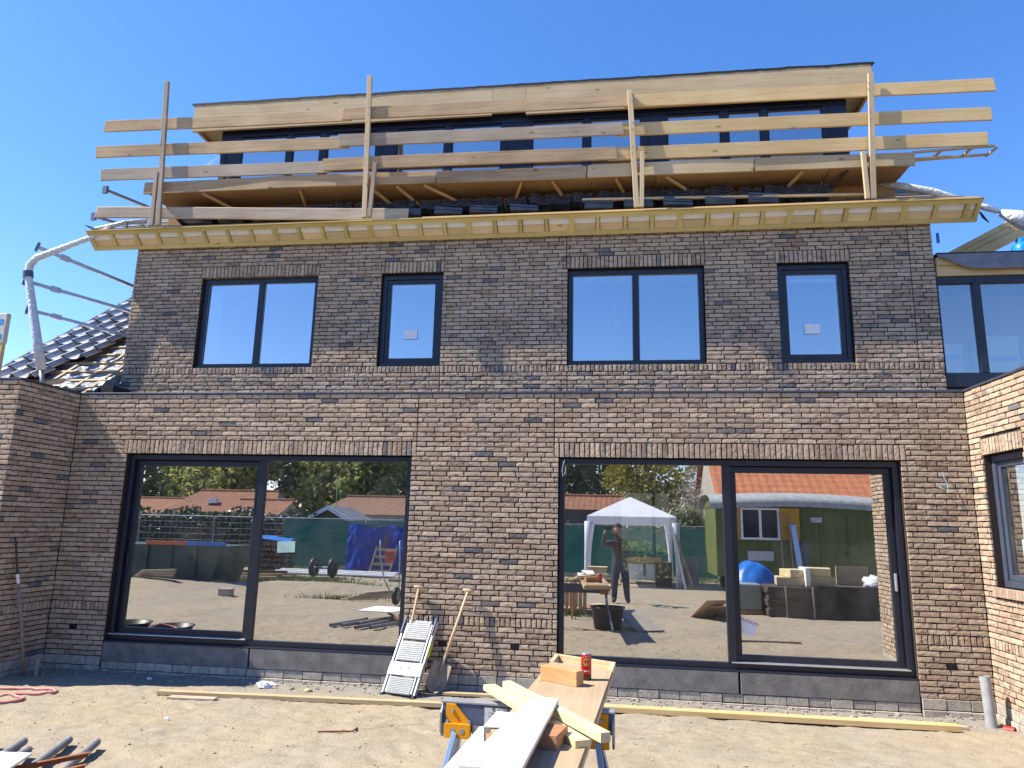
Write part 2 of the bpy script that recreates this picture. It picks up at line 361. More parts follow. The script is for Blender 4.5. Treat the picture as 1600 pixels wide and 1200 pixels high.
# a medium step for the part that only shows in the glass
gy = [y for y in gy if not (-20 < y < -4.6)] + list(np.arange(-20, -4.6, .12)); gy = sorted(set(round(float(y), 4) for y in gy))
gx = [x for x in gx if not (-20 < x < -8.2 or 5.2 < x < 12)] + list(np.arange(-20, -8.2, .14)) + list(np.arange(5.2, 12, .2)); gx = sorted(set(round(float(x), 4) for x in gx))
gv = []
for x in gx:
    for y in gy:
        near = -20 < y < 1 and -20 < x < 12
        gv.append((x, y, ground_z(x, y, near) if y < .5 else -.02))
GA = np.array(gv); gr_ = np.random.default_rng(5)
def dent(cx, cy, ang, lx, ly, depth, rim):
    m = (np.abs(GA[:, 0]-cx) < .35) & (np.abs(GA[:, 1]-cy) < .35); d = GA[m][:, :2]-(cx, cy)
    u = (d[:, 0]*math.cos(ang)+d[:, 1]*math.sin(ang))/lx; v = (-d[:, 0]*math.sin(ang)+d[:, 1]*math.cos(ang))/ly; q = np.sqrt(u*u+v*v)
    GA[m, 2] += -depth*np.clip(1.15-q, 0, 1)**.6*(q < 1.15) + rim*np.exp(-((q-1.3)/.22)**2)
for t in range(9):                                   # boot tracks
    x, y = gr_.uniform(-6.5, 3.5), gr_.uniform(-3.4, -.9); a = gr_.uniform(-.6, .6)+(math.pi if gr_.random() < .5 else 0)
    for k in range(10):
        sd = .11*(1 if k % 2 else -1); dent(x-math.sin(a)*sd, y+math.cos(a)*sd, a+gr_.normal(0, .12), .15, .055, .016, .007); x += .55*math.cos(a); y += .55*math.sin(a); a += gr_.normal(0, .08)
        if not (-7 < x < 4 and -3.8 < y < -.6): break
for t in range(70): dent(gr_.uniform(-6.8, 3.9), gr_.uniform(-3.6, -.7), gr_.uniform(0, 6.28), gr_.uniform(.05, .16), gr_.uniform(.03, .07), gr_.uniform(.005, .014), gr_.uniform(.002, .008))
for (x0_, y0_, x1_, y1_) in ((.2, -.95, 2.0, -2.3), (-5.8, -2.9, -1.4, -1.5)):   # barrow ruts
    for k in range(90):
        q = k/89; dent(x0_+(x1_-x0_)*q+.03*math.sin(q*9), y0_+(y1_-y0_)*q+.02*math.sin(q*7), math.atan2(y1_-y0_, x1_-x0_), .05, .03, .005, .002)
gv = [tuple(p) for p in GA.tolist()]
ny = len(gy); gf = [(i*ny+j, (i+1)*ny+j, (i+1)*ny+j+1, i*ny+j+1) for i in range(len(gx)-1) for j in range(ny-1)]
gm = bpy.data.meshes.new('ground'); gm.from_pydata(gv, [], gf); gm.polygons.foreach_set('use_smooth', [True]*len(gf)); gm.update()
def sand_mat():
    m = bpy.data.materials.new('sand'); b, t = _bsdf(m); N = t.nodes; L = t.links
    setin(b, 'Roughness', .95); setin(b, 'Specular IOR Level', .1)
    g = N.new('ShaderNodeNewGeometry')
    def nz(sc, det=6, vec=None):
        n = N.new('ShaderNodeTexNoise'); n.inputs['Scale'].default_value = sc; n.inputs['Detail'].default_value = det; n.inputs['Roughness'].default_value = .6
        L.new(vec or g.outputs['Position'], n.inputs['Vector']); return n.outputs[0]
    def ramp(v, lo, hi, a, b_):
        r_ = N.new('ShaderNodeMapRange'); r_.inputs[1].default_value = lo; r_.inputs[2].default_value = hi; r_.inputs[3].default_value = a; r_.inputs[4].default_value = b_
        L.new(v, r_.inputs[0]); return r_.outputs[0]
    def mix(f, c1, c2):
        x = N.new('ShaderNodeMixRGB'); L.new(f, x.inputs[0])
        for i, c in ((1, c1), (2, c2)):
            if isinstance(c, tuple): x.inputs[i].default_value = rgba(c)
            else: L.new(c, x.inputs[i])
        return x.outputs[0]
    c = mix(ramp(nz(.55, 8), .38, .62, 0, 1), (.32, .268, .187), (.285, .252, .196))
    c = mix(ramp(nz(1.3, 9), .50, .68, 0, .5), c, (.225, .19, .14))
    c = mix(ramp(nz(7.5, 9), .5, .70, 0, .65), c, (.215, .175, .12))
    c = mix(ramp(nz(60, 4), .55, .8, 0, .6), c, (.16, .135, .10))
    sp = N.new('ShaderNodeSeparateXYZ'); L.new(g.outputs['Position'], sp.inputs[0])
    ns = N.new('ShaderNodeMath'); ns.operation = 'MULTIPLY_ADD'; ns.inputs[1].default_value = .7; L.new(nz(1.6, 6), ns.inputs[0]); L.new(sp.outputs[1], ns.inputs[2])
    c = mix(ramp(ns.outputs[0], -.45, .1, 0, .9), c, (.225, .21, .185))     # mortar droppings and rubble along the foot of the wall
    gd = mix(ramp(nz(2.2, 6), .4, .65, 0, 1), (.07, .10, .035), (.16, .15, .07))
    c = mix(ramp(sp.outputs[1], -21, -19.5, 1, 0), c, gd)
    L.new(c, b.inputs['Base Color'])
    bp = N.new('ShaderNodeBump'); bp.inputs['Strength'].default_value = .8; bp.inputs['Distance'].default_value = .014
    L.new(nz(30, 9), bp.inputs['Height']); L.new(bp.outputs[0], b.inputs['Normal'])
    return m
g_o = link('ground', gm, sand_mat()); tag(g_o, 'trampled pale sand of the building plot', 'ground', kind='structure')
del g_o['category']

# ------------------------------------------------------------------ brickwork
TAN = [(.50, .385, .275), (.475, .365, .26), (.51, .40, .29), (.46, .35, .25), (.485, .38, .285), (.44, .33, .24)]
BRN = [(.41, .30, .21), (.375, .27, .19), (.42, .315, .225)]
DRK = [(.20, .185, .175), (.25, .22, .20), (.16, .158, .165)]
def brick_col():
    q = rng.random()
    c = rng.choice(TAN) if q < .76 else rng.choice(BRN) if q < .965 else rng.choice(DRK)
    k = rng.uniform(.86, 1.12); return tuple(x*k for x in c)
def brick_verts(u0, u1, v0, v1, depth, rg, vert=False):
    """front grid + skirt, local (u, v, outwards)"""
    n, m_ = (3, 6) if vert else (6, 3)
    if (u1-u0) < .06 and not vert: n = 3
    V = []; tu, tv, o = rg.uniform(-.0022, .0022), rg.uniform(-.0015, .0015), rg.uniform(-.002, .0035)
    for i in range(n):
        for j in range(m_):
            a, b = i/(n-1), j/(m_-1); ed = i in (0, n-1) or j in (0, m_-1)
            du = rg.uniform(-.0022, .0022) if ed else 0; dv = rg.uniform(-.0022, .0022) if ed else 0
            h = o + tu*(2*a-1) + tv*(2*b-1) + rg.uniform(-.0012, .0012) + (-.0009 if ed else 0.0004)
            V.append((u0+(u1-u0)*a+du, v0+(v1-v0)*b+dv, h))
    F = [(i*m_+j, (i+1)*m_+j, (i+1)*m_+j+1, i*m_+j+1) for i in range(n-1) for j in range(m_-1)]
    per = [i*m_ for i in range(n)] + [(n-1)*m_+j for j in range(1, m_)] + [i*m_+m_-1 for i in range(n-2, -1, -1)] + [j for j in range(m_-2, 0, -1)]
    k = len(V)
    for p in per: V.append((V[p][0], V[p][1], -depth))
    q = len(per); F += [(per[i], k+i, k+(i+1) % q, per[(i+1) % q]) for i in range(q)]
    return V, F
BP, JT = .2195, .0135           # length of brick + joint, joint
def layout(u0, u1, rows, openings, splits, bands, solds):
    """rows: list of (z0, z1).  returns list of (u0, u1, z0, z1, vertical)"""
    out = []
    for k, (z0, z1, kind) in enumerate(rows):
        segs = [(u0, u1)]
        for (a, b, c, d) in openings:
            if z1 > c+.004 and z0 < d-.004:
                s2 = []
                for (p, q) in segs:
                    if b <= p or a >= q: s2.append((p, q)); continue
                    if a-p > .02: s2.append((p, a))
                    if q-b > .02: s2.append((b, q))
                segs = s2
        for (sx, c, d) in splits:
            if z1 > c+.004 and z0 < d-.004:
                s2 = []
                for (p, q) in segs:
                    if p+.03 < sx < q-.03: s2 += [(p, sx), (sx, q)]
                    else: s2.append((p, q))
                segs = s2
        for (p, q) in segs:
            if kind == 'band':
                n = max(1, round((q-p)/.0635)); st = (q-p)/n
                for i in range(n): out.append((p+i*st+JT/2, p+(i+1)*st-JT/2, z0+JT/2, z1-JT/2, True))
            else:
                off = (k % 2)*BP/2 + rng.uniform(-.012, .012) + (rng.choice((0, 0, .055)))
                x = math.floor((p-off)/BP)*BP + off
                while x < q:
                    a, b = max(x, p), min(x+BP, q); x += BP
                    if b-a < .035: 
                        continue
                    if b < q and q-b < .035: b = q
                    if a > p and a-p < .035: a = p
                    out.append((a+JT/2, b-JT/2, z0+JT/2, z1-JT/2, False))
    for (a, b, c, d) in solds:
        n = max(1, round((b-a)/.0635)); st = (b-a)/n
        for i in range(n): out.append((a+i*st+JT/2, a+(i+1)*st-JT/2, c+JT/2, d-JT/2, True))
    return out
STD = {}
def std_brick(i):
    if i not in STD:
        rg = random.Random(100+i); L_ = BP-JT; H_ = .0623-JT
        V, F = brick_verts(-L_/2, L_/2, -H_/2, H_/2, .022, rg)
        me = bpy.data.meshes.new('brick'); me.from_pydata(V, [], F)
        ca = me.color_attributes.new('bcol', 'FLOAT_COLOR', 'POINT'); ca.data.foreach_set('color', [1.0]*4*len(V))
        me.materials.append(BRICK); STD[i] = me
    return STD[i]
def lay_bricks(part, bricks, O, U, W, Nrm, edges, maxobj, hidden=None):
    """O origin, U along the wall, W up, Nrm outwards (world vectors); part = the wall object"""
    O, U, W, Nrm = Vector(O), Vector(U), Vector(W), Vector(Nrm)
    base = root_loc(part); full = []; rest = []
    for b in bricks:
        L_, H_ = b[1]-b[0], b[3]-b[2]
        c = O + U*((b[0]+b[1])/2) + W*((b[2]+b[3])/2)
        vis = hidden is None or not hidden(c)
        if maxobj and not b[4] and abs(L_-(BP-JT)) < .004 and abs(H_-(.0623-JT)) < .0025 and vis and not edges(b): full.append(((c-CAMP).length, b, c))
        else: rest.append(b)
    full.sort(key=lambda t: t[0]); obs = full[:maxobj]; rest += [t[1] for t in full[maxobj:]]
    M3 = Matrix((U, W, Nrm)).transposed().to_4x4()
    for i, (d, b, c) in enumerate(obs):
        o = bpy.data.objects.new('brick', std_brick(rng.randrange(14))); COL.objects.link(o); o.parent = part
        M_ = M3.copy(); M_.translation = c - base; o.matrix_local = M_
        k = brick_col(); o.color = (k[0], k[1], k[2], 1)
    V, F, C = [], [], []
    for b in rest:
        v, f = brick_verts(b[0], b[1], b[2], b[3], .105 if edges(b) else .022, rng, b[4]); k = len(V); c = brick_col()
        for p in v:
            q = O + U*p[0] + W*p[1] + Nrm*p[2] - base; V.append((q.x, q.y, q.z)); C += [c[0], c[1], c[2], 1.0]
        F += [tuple(i+k for i in t) for t in f]
    me = bpy.data.meshes.new('brickwork'); me.from_pydata(V, [], F)
    ca = me.color_attributes.new('bcol', 'FLOAT_COLOR', 'POINT'); ca.data.foreach_set('color', C)
    o = link('brickwork', me, BRICK, part); o['kind'] = 'stuff'
    return o
def edge_fn(ops):
    def e(b):
        for (a, q, c, d) in ops:
            if b[3] > c-.02 and b[2] < d+.02 and (abs(b[0]-q) < .02 or abs(b[1]-a) < .02): return True
            if b[1] > a-.01 and b[0] < q+.01 and (abs(b[2]-d) < .02 or abs(b[3]-c) < .02): return True
        return False
    return e

HX0, HX1 = -7.26, 4.145
DOORS = [(-6.45, -2.49, .445, 2.849), (-.604, 3.386, .445, 2.849)]
CH = .0623
house = thing('brick_house', 'wide brown brick house row under construction with dark window frames and long dormer', 'house', (-1.55, 0, 0))
def walls_around(mb, u0, u1, z0, z1, ops, y0, y1, gap=.004):
    """backing wall in the XZ plane with openings"""
    xs = sorted(set([u0, u1] + [o[0]-gap for o in ops] + [o[1]+gap for o in ops]))
    for a, b in zip(xs[:-1], xs[1:]):
        mid = (a+b)/2; oo = [o for o in ops if o[0]-gap <= mid <= o[1]+gap]
        if not oo: mb.box(a, b, y0, y1, z0, z1)
        else:
            o = oo[0]; mb.box(a, b, y0, y1, z0, o[2]-gap); mb.box(a, b, y0, y1, o[3]+gap, z1)
# --- ground floor wall
rows = []
z = .2485
for i in range(9): rows.append((z, z+CH, 's')); z += CH
rows.append((z, z+.107, 'band')); z += .107
CH2 = (2.849-z)/31
for i in range(31): rows.append((z, z+CH2, 's')); z += CH2
for i in range(13): rows.append((z, z+CH, 's')); z += CH
WTOP = z
mb = MB(); walls_around(mb, HX0-.3, HX1+.3, -.3, WTOP, [(o[0], o[1], -.02, o[3]) for o in DOORS], .017, .33)
gfw = mb.build('ground_floor_wall', MORTAR, house)
lint = [(o[0]-.06, o[1]+.06, o[3], o[3]+3*CH) for o in DOORS]
ops = [(o[0], o[1], -1, o[3]) for o in DOORS]
lay = layout(HX0, HX1, rows, ops + lint, [(-2.49+.06, 3.03, 4), (-.604-.06, 3.03, 4)], None, lint)
vent = [(-6.90, .585), (-1.99, .60), (-1.11, .60), (3.74, .60)]
vz = [rows[5][0], rows[5][1]]
lay2 = []
for b in lay:
    hit = [v for v in vent if abs(b[2]-JT/2-vz[0]) < .005 and b[0] < v[0]+.05 and b[1] > v[0]-.05]
    if not hit: lay2.append(b); continue
    a, q = hit[0][0]-.05, hit[0][0]+.05
    if a-b[0] > .04: lay2.append((b[0], a-JT/2, b[2], b[3], False))
    if b[1]-q > .04: lay2.append((q+JT/2, b[1], b[2], b[3], False))
lay_bricks(gfw, lay2, (0, 0, 0), (1, 0, 0), (0, 0, 1), (0, -1, 0), edge_fn([(o[0], o[1], -1, o[3]) for o in DOORS]), 300, hidden=lambda c: c.z > 3.6 or (c.x < -.5 and c.z < .5))
for (vx, _z) in vent:
    m_ = MB().box(vx-.046, vx+.046, -.001, .02, vz[0]+.005, vz[1]-.005)
    for i in range(6): m_.box(vx-.042+i*.0155, vx-.042+i*.0155+.006, -.004, .0, vz[0]+.007, vz[1]-.007)
    m_.build('vent_grille', BLACK, house)
# grey plinth blocks under the brickwork and the doors
def blocks(x0, x1, z0, z1, y, L_=.222):
    n = max(1, round((x1-x0)/L_)); st = (x1-x0)/n
    for i in range(n):
        j = rng.uniform(-.004, .004); MB().box(x0+i*st+.004, x0+(i+1)*st-.004, y+j-.002, y+.06, z0+.004, z1-.004+rng.uniform(-.003, .003)).build('plinth_block', BLOCK, house, bevel=.004)
for (a, b) in ((HX0, -6.46), (-2.48, -.614), (3.396, HX1)):
    blocks(a, b, .135, .2475, -.004); blocks(a, b, .02, .133, -.022)
for (a, b) in ((-6.45, -2.49), (-.604, 3.386)):
    blocks(a, b, .095, .19, .012, .24); blocks(a, b, -.03, .093, -.012, .24)
    mid = (a+b)/2+(.02 if a < -3 else .08)
    for (p, q) in ((a+.004, mid-.012), (mid+.012, b-.004)):
        MB().box(p, q, .004, .12, .192, .425).build('concrete_sill', CONC, house, bevel=.006)
MB().box(HX0-.02, HX1+.02, -.012, .22, WTOP+.001, WTOP+.026).build('roof_edge_trim', mat('zinc_trim', (.10, .11, .14), rough=.45, metal=.5), house, bevel=.004)
MB().box(HX0-.3, HX1+.3, .2, 1.26, WTOP-.12, WTOP-.02).build('flat_roof', FELT, house)

# --- upper wall
UY = 1.23
UX0, UX1 = -7.63, 4.53
WIN = [(-6.43, -4.485, 4.315, 5.79), (-3.45, -2.48, 4.315, 5.78), (-.58, 1.395, 4.315, 5.78), (2.42, 3.395, 4.315, 5.785)]
rows = []
z = 4.315-.105-7*CH
for i in range(7): rows.append((z, z+CH, 's')); z += CH
rows.append((z, z+.105, 'band')); z += .105
CH3 = (5.785-z)/24
for i in range(24): rows.append((z, z+CH3, 's')); z += CH3
for i in range(9): rows.append((z, z+CH, 's')); z += CH
UTOP = z
mb = MB(); walls_around(mb, UX0+.012, UX1-.012, 3.5, UTOP, WIN, UY+.017, UY+.33)
upw = mb.build('upper_wall', MORTAR, house)
lint = [(o[0]-.02, o[1]+.02, 5.785, 5.785+3*CH) for o in WIN]
opw = [(o[0], o[1], 4.315, 5.785) for o in WIN]
lay = layout(UX0, UX1, rows, opw + lint, [(-2.47, 3, 4.2), (-.58, 3, 4.2), (4.21, 3, 7), (-2.47, 5.98, 7), (1.41, 5.98, 7), (-.6, 5.98, 7)], None, lint)
lay_bricks(upw, lay, (0, UY, 0), (1, 0, 0), (0, 0, 1), (0, -1, 0), edge_fn(opw + [(UX1, 99, 0, 9), (-99, UX0, 0, 9)]), 0)

# --- windows in the upper wall
def fr(mb, x0, x1, z0, z1, wd, y0, y1):
    mb.box(x0, x1, y0, y1, z0, z0+wd); mb.box(x0, x1, y0, y1, z1-wd, z1)
    mb.box(x0, x0+wd, y0, y1, z0+wd, z1-wd); mb.box(x1-wd, x1, y0, y1, z0+wd, z1-wd)
GYU = UY+.12
for k, (a, b, c, d) in enumerate(WIN):
    wn = MB(); y0 = UY+.075
    fr(wn, a+.004, b-.004, c+.004, d-.008, .07, y0, y0+.09)
    if b-a > 1.5:
        m = (a+b)/2+.01; wn.box(m-.045, m+.045, y0+.001, y0+.089, c+.074, d-.078)
        o = wn.build('window', NAVY, house, bevel=.004); panes = ((a+.07, m-.045), (m+.045, b-.07)); zb = c+.07; zt = d-.075
    else:
        o = wn.build('window', NAVY, house, bevel=.004)
        s_ = MB(); fr(s_, a+.075, b-.075, c+.075, d-.08, .065, y0+.016, y0+.085); s_.build('sash', NAVY, o, bevel=.005)
        panes = ((a+.135, b-.135),); zb = c+.135; zt = d-.14
    for (p, q) in panes:
        t1, t2 = rng.uniform(-.004, .004), rng.uniform(-.005, .005); MB().add([(p, GYU-t1, zb), (q, GYU+t1, zb), (q, GYU+t1+t2, zt), (p, GYU-t1+t2, zt)], [(0, 1, 2, 3)]).build('pane', GLASS, o)
        bd = MB(); fr(bd, p-.002, q+.002, zb-.002, zt+.002, .011, GYU-.012, GYU-.002)
        bd.build('glazing_bead', mat('grey_bead', (.35, .42, .55), rough=.3), o)
    if k in (1, 3):
        xx = -2.975 if k == 1 else 2.875
        MB().box(xx-.105, xx+.105, GYU-.014, GYU-.0125, 4.755, 4.90).build('sticker', mat('pale_sticker', (.86, .88, .90), (.80, .83, .86), rough=.6), o)
    if k == 3:
        bl = MB().box(a+.14, b-.14, GYU+.03, GYU+.07, d-.25, d-.20); bl.cyl((a+.35, GYU+.028, d-.225), (a+.35, GYU+.02, d-.225), .01).cyl((b-.3, GYU+.028, d-.225), (b-.3, GYU+.02, d-.225), .01)
        bl.build('blind_rail', mat('blind_metal', (.5, .55, .62), rough=.4), o)

for k, (a, b, c, d) in enumerate(WIN):
    rv = MB(); fr(rv, a-.02, b+.02, c-.02, d+.02, .05, UY+.34, UY+.62); rv.build('inner_reveal', WHITE, house)
    MB().box(a+.1+.3*k, a+.16+.3*k, UY+2.2, UY+2.3, c-.6, d+.3).build('inner_stud', PALE_Z, house)
# --- sliding doors
LABW = mat('label_paper', (.72, .74, .78), (.66, .68, .74), rough=.6, scale=60)
ORG = mat('orange_print', (.62, .12, .04), rough=.6)
GRYP = mat('grey_print', (.22, .24, .28), rough=.6)
def sliding(x0, x1, left_slides, nm):
    c, d = .445, 2.849; f = MB(); y0 = .075
    o = MB(); fr(o, x0+.004, x1-.004, c, d-.006, .068, y0, y0+.13)
    door = o.build('sliding_door', NAVY, house, bevel=.004)
    # rebate step of the outer frame
    if left_slides: xm = -4.515; sx = (x0+.075, xm+.03); fx = (xm+.03, x1-.072)
    else: xm = 1.415; sx = (xm-.03, x1-.075); fx = (x0+.072, xm-.03)
    # fixed pane, flush with the outer frame
    gy = y0+.028
    m1 = MB(); m1.box(xm-.045, xm+.045, y0-.006, y0+.128, c+.07, d-.076); m1.build('mullion', NAVY, door, bevel=.004)
    fa, fb = (xm+.045, fx[1]) if left_slides else (fx[0], xm-.045)
    MB().add([(fa, gy, c+.06), (fb, gy, c+.06), (fb, gy, d-.07), (fa, gy, d-.07)], [(0, 1, 2, 3)]).build('pane', GLASSD, door)
    # sliding sash, set back
    s = MB(); a, b = (x0+.075, xm-.047) if left_slides else (xm+.047, x1-.075)
    ya = y0+.062; fr(s, a, b, c+.075, d-.08, .095 if False else .075, ya, ya+.06)
    sash = s.build('sash', NAVY, door, bevel=.006)
    MB().add([(a+.07, ya+.03, c+.145), (b-.07, ya+.03, c+.145), (b-.07, ya+.03, d-.15), (a+.07, ya+.03, d-.15)], [(0, 1, 2, 3)]).build('pane', GLASSD, sash)
    hx = a+.037 if left_slides else b-.037
    MB().box(hx-.016, hx+.016, ya-.02, ya+.0, 1.36, 1.56).build('handle', NAVY if left_slides else ALU, sash, bevel=.008)
    # light metal threshold rail in front of the sliding half
    MB().box(a-.06, b+.02, y0-.035, y0+.06, c+.068, c+.079).build('threshold_rail', ALU, door, bevel=.003)
    if not left_slides: MB().box(b+.004, b+.022, y0+.004, y0+.055, c+.08, d-.09).build('side_rail', ALU, door)
    MB().box(x0-.01, x1+.01, y0-.072, y0+.1, c-.022, c-.001).build('sill_drip', NAVY, door, bevel=.004)
    return door, gy, ya+.03
dl, gfl, gsl = sliding(DOORS[0][0], DOORS[0][1], True, 'l')
dr, gfr, gsr = sliding(DOORS[1][0], DOORS[1][1], False, 'r')
Mk = Matrix.Translation((-4.12, gfl-.004, 1.67)) @ Matrix.Rotation(R(-3), 4, 'Y')
st = MB().box(-.12, .12, -.001, .001, -.07, .07); st.v = [tuple(Mk @ Vector(p)) for p in st.v]; st.build('sticker', mat('mint_label', (.42, .62, .58), rough=.7), dl)
Mk = Matrix.Translation((1.585, gsr-.004, .915)) @ Matrix.Rotation(R(19), 4, 'Y')
st = MB().box(-.125, .125, -.001, .001, -.085, .085); st.v = [tuple(Mk @ Vector(p)) for p in st.v]; lab = st.build('label', LABW, dr)
Mt = Mk @ Matrix.Translation((.015, -.003, .055)) @ Matrix.Rotation(R(90), 4, 'X')
text_part('label_print', 'CONSTRUCT', .043, Mt, ORG, lab)
pr = MB()
for i, (x_, wd) in enumerate(((-.105, .05), (-.105, .035), (-.105, .07), (-.105, .06))):
    pr.box(x_, x_+wd, -.003, -.002, .01-i*.022, .016-i*.022)
pr.v = [tuple(Mk @ Vector(p)) for p in pr.v]; pr.build('label_lines', GRYP, lab)

# --- inside of the house (seen only dimly through the glass)
INT = mat('interior_plaster', (.34, .33, .32), (.26, .25, .24), rough=.9, scale=2)
INF = mat('interior_floor', (.12, .115, .11), (.08, .078, .075), rough=.8, scale=3)
BY = 10.0; bo = (.29, 1.59, .76, 2.95)
MB().box(HX0-.05, HX1+.05, .33, BY, .34, .43).build('floor_slab', INF, house)
MB().box(UX0+.02, UX1-.02, 1.56, BY, 3.3, 3.5).build('floor_slab', INT, house)
MB().box(HX0-.05, HX1+.05, .33, 1.6, 3.1, 3.5).build('ceiling_slab', INT, house)
MB().box(UX0+.02, UX1-.02, 1.56, BY, 6.15, 6.3).build('ceiling_slab', INT, house)
bw = MB(); walls_around(bw, HX0-.05, HX1+.05, .43, 3.3, [bo], BY-.3, BY, 0); bw.box(UX0+.02, UX1-.02, BY-.3, BY, 3.5, 6.15); bw.build('back_wall', INT, house)
MB().box(-1.6, -1.5, .33, BY-.3, .43, 3.31).build('party_wall', INT, house)
MB().box(-1.6, -1.5, 1.56, BY-.3, 3.5, 6.15).build('party_wall', INT, house)
for xx in (HX0-.05, HX1-.05): MB().box(xx, xx+.1, .331, BY-.3, .43, 3.31).build('side_wall', INT, house)
for (xx, e) in ((UX0, 1), (UX1-.2, 1)): MB().box(xx+.02, xx+.18, UY+.33, BY, 3.5, 6.4).build('side_wall', MORTAR, house)
rw = MB(); fr(rw, bo[0], bo[1], bo[2], bo[3], .05, BY-.2, BY-.14); rw.box(1.11, 1.19, BY-.2, BY-.14, bo[2]+.05, bo[3]-.05)
rwo = rw.build('rear_window', NAVY, house)
MB().add([(bo[0]+.05, BY-.17, bo[2]+.05), (bo[1]-.05, BY-.17, bo[2]+.05), (bo[1]-.05, BY-.17, bo[3]-.05), (bo[0]+.05, BY-.17, bo[3]-.05)], [(0, 1, 2, 3)]).build('pane', glass_mat('rear_glass', .1), rwo)

# ------------------------------------------------------------------ main roof
TS = math.tan(R(33))
def roof_z(y): return 6.50 + (y-1.02)*TS
GX0, GX1 = -8.36, 5.10
roof = MB()
roof.poly([(GX0+.02, 1.12, roof_z(1.12)-.06), (GX0+.02, 1.09, roof_z(1.09)-.02), (GX0+.02, 5.6, roof_z(5.6)-.02), (GX0+.02, 10.2, roof_z(1.0)), (GX0+.02, 10.2, roof_z(1.0)-.06), (GX0+.02, 5.6, roof_z(5.6)-.1)], (GX1-GX0-.04, 0, 0))
roof_o = roof.build('roof', mat('roof_underlay', (.10, .11, .13), (.05, .055, .07), rough=.5, scale=4, bump=.4), house)
for i, yy in enumerate((1.12, 1.40, 1.68, 1.96)):
    MB().beam((GX0+.05, yy, roof_z(yy)+.010), (GX1-.05, yy, roof_z(yy)+.010), .04, .025, (0, -TS, 1)).build('batten', PALE, roof_o)
# crumpled foil lying at the right end of the roof
def foil(u, v):
    x = 2.9 + 1.2*u; y = 1.08 + .55*v; return (x, y, roof_z(y)+.03+.05*abs(mnoise.noise((x*5, y*7, 2)))+.03*mnoise.noise((x*13, y*11, 5)))
MB().sheet(foil, 34, 18).thing('roof_foil', FOIL, 'crumpled silver and black foil on the right end of the main roof', 'foil')
# ---- gutter: slanted face from the wall head out to the lip
P0 = Vector((0, 1.175, 6.288)); SV = Vector((0, -.25, .228)); SL = SV.length; SV.normalize(); NV = Vector((0, -SV.z, SV.y)); NV = -NV if NV.y > 0 else NV
def slant(mb, x0, x1, s0, s1, n0, n1):
    P = []
    for x in (x0, x1):
        for (s_, n_) in ((s0, n0), (s1, n0), (s1, n1), (s0, n1)): P.append(Vector((x, 0, 0)) + P0 + SV*s_ + NV*n_)
    return mb.add(P, [(0, 1, 2, 3), (7, 6, 5, 4), (0, 4, 5, 1), (1, 5, 6, 2), (2, 6, 7, 3), (3, 7, 4, 0)])
LBRD = wood('gutter_board_timber', (.80, .61, .35), (.70, .51, .27))
gut = slant(MB(), GX0+.03, GX1-.03, .0, SL-.005, -.11, -.045).build('gutter', PLY_D, house)
for (a, b) in ((GX0, -3.92), (-3.916, .2), (.204, GX1)):
    slant(MB(), a, b, 0, .062, -.04, 0).build('lower_rail', GREEN_T, gut)
    slant(MB(), a, b, SL-.062, SL, -.04, 0).build('upper_rail', GREEN_T, gut)
xb = GX0+.03; xs = []
while xb < GX1-.1: xs.append(xb); xb += .39+rng.uniform(-.02, .02)
xs.append(GX1-.03)
for i, x in enumerate(xs):
    wd = .05 if i % 4 else .07
    slant(MB(), x-wd/2, x+wd/2, .063, SL-.063, -.04, rng.uniform(-.004, -.001)).build('rib', GREEN_T, gut)
    if i < len(xs)-1:
        a, b = x+.036, xs[i+1]-.036; t_ = rng.uniform(-.004, .004)
        slant(MB(), a, b, .063, .175, -.044, -.028+t_).build('lower_board', LBRD, gut)
        slant(MB(), a, b, .18+t_, SL-.064, -.044, -.03).build('white_strip', STRIP, gut)
MB().box(GX0, GX1, .90, 1.10, 6.517, 6.532).build('gutter_lip', GREEN_T, gut)
def flap(u, v):
    return (GX0-.06+.55*u, .93+.14*v, 6.54+.10*(1-u)**2+.01*math.sin(9*u))
MB().sheet(flap, 10, 3).build('loose_felt_end', FELT, gut)
MB().tube([(5.07, 1.0, 6.36), (5.10, .99, 6.28), (5.17, 1.0, 6.2)], [.012, .02, .006], 6).build('loose_felt_tail', FELT, gut)
MB().box(UX0+.03, UX1-.03, 1.26, 1.56, 6.347, 6.40).build('wall_plate', PALE, house)

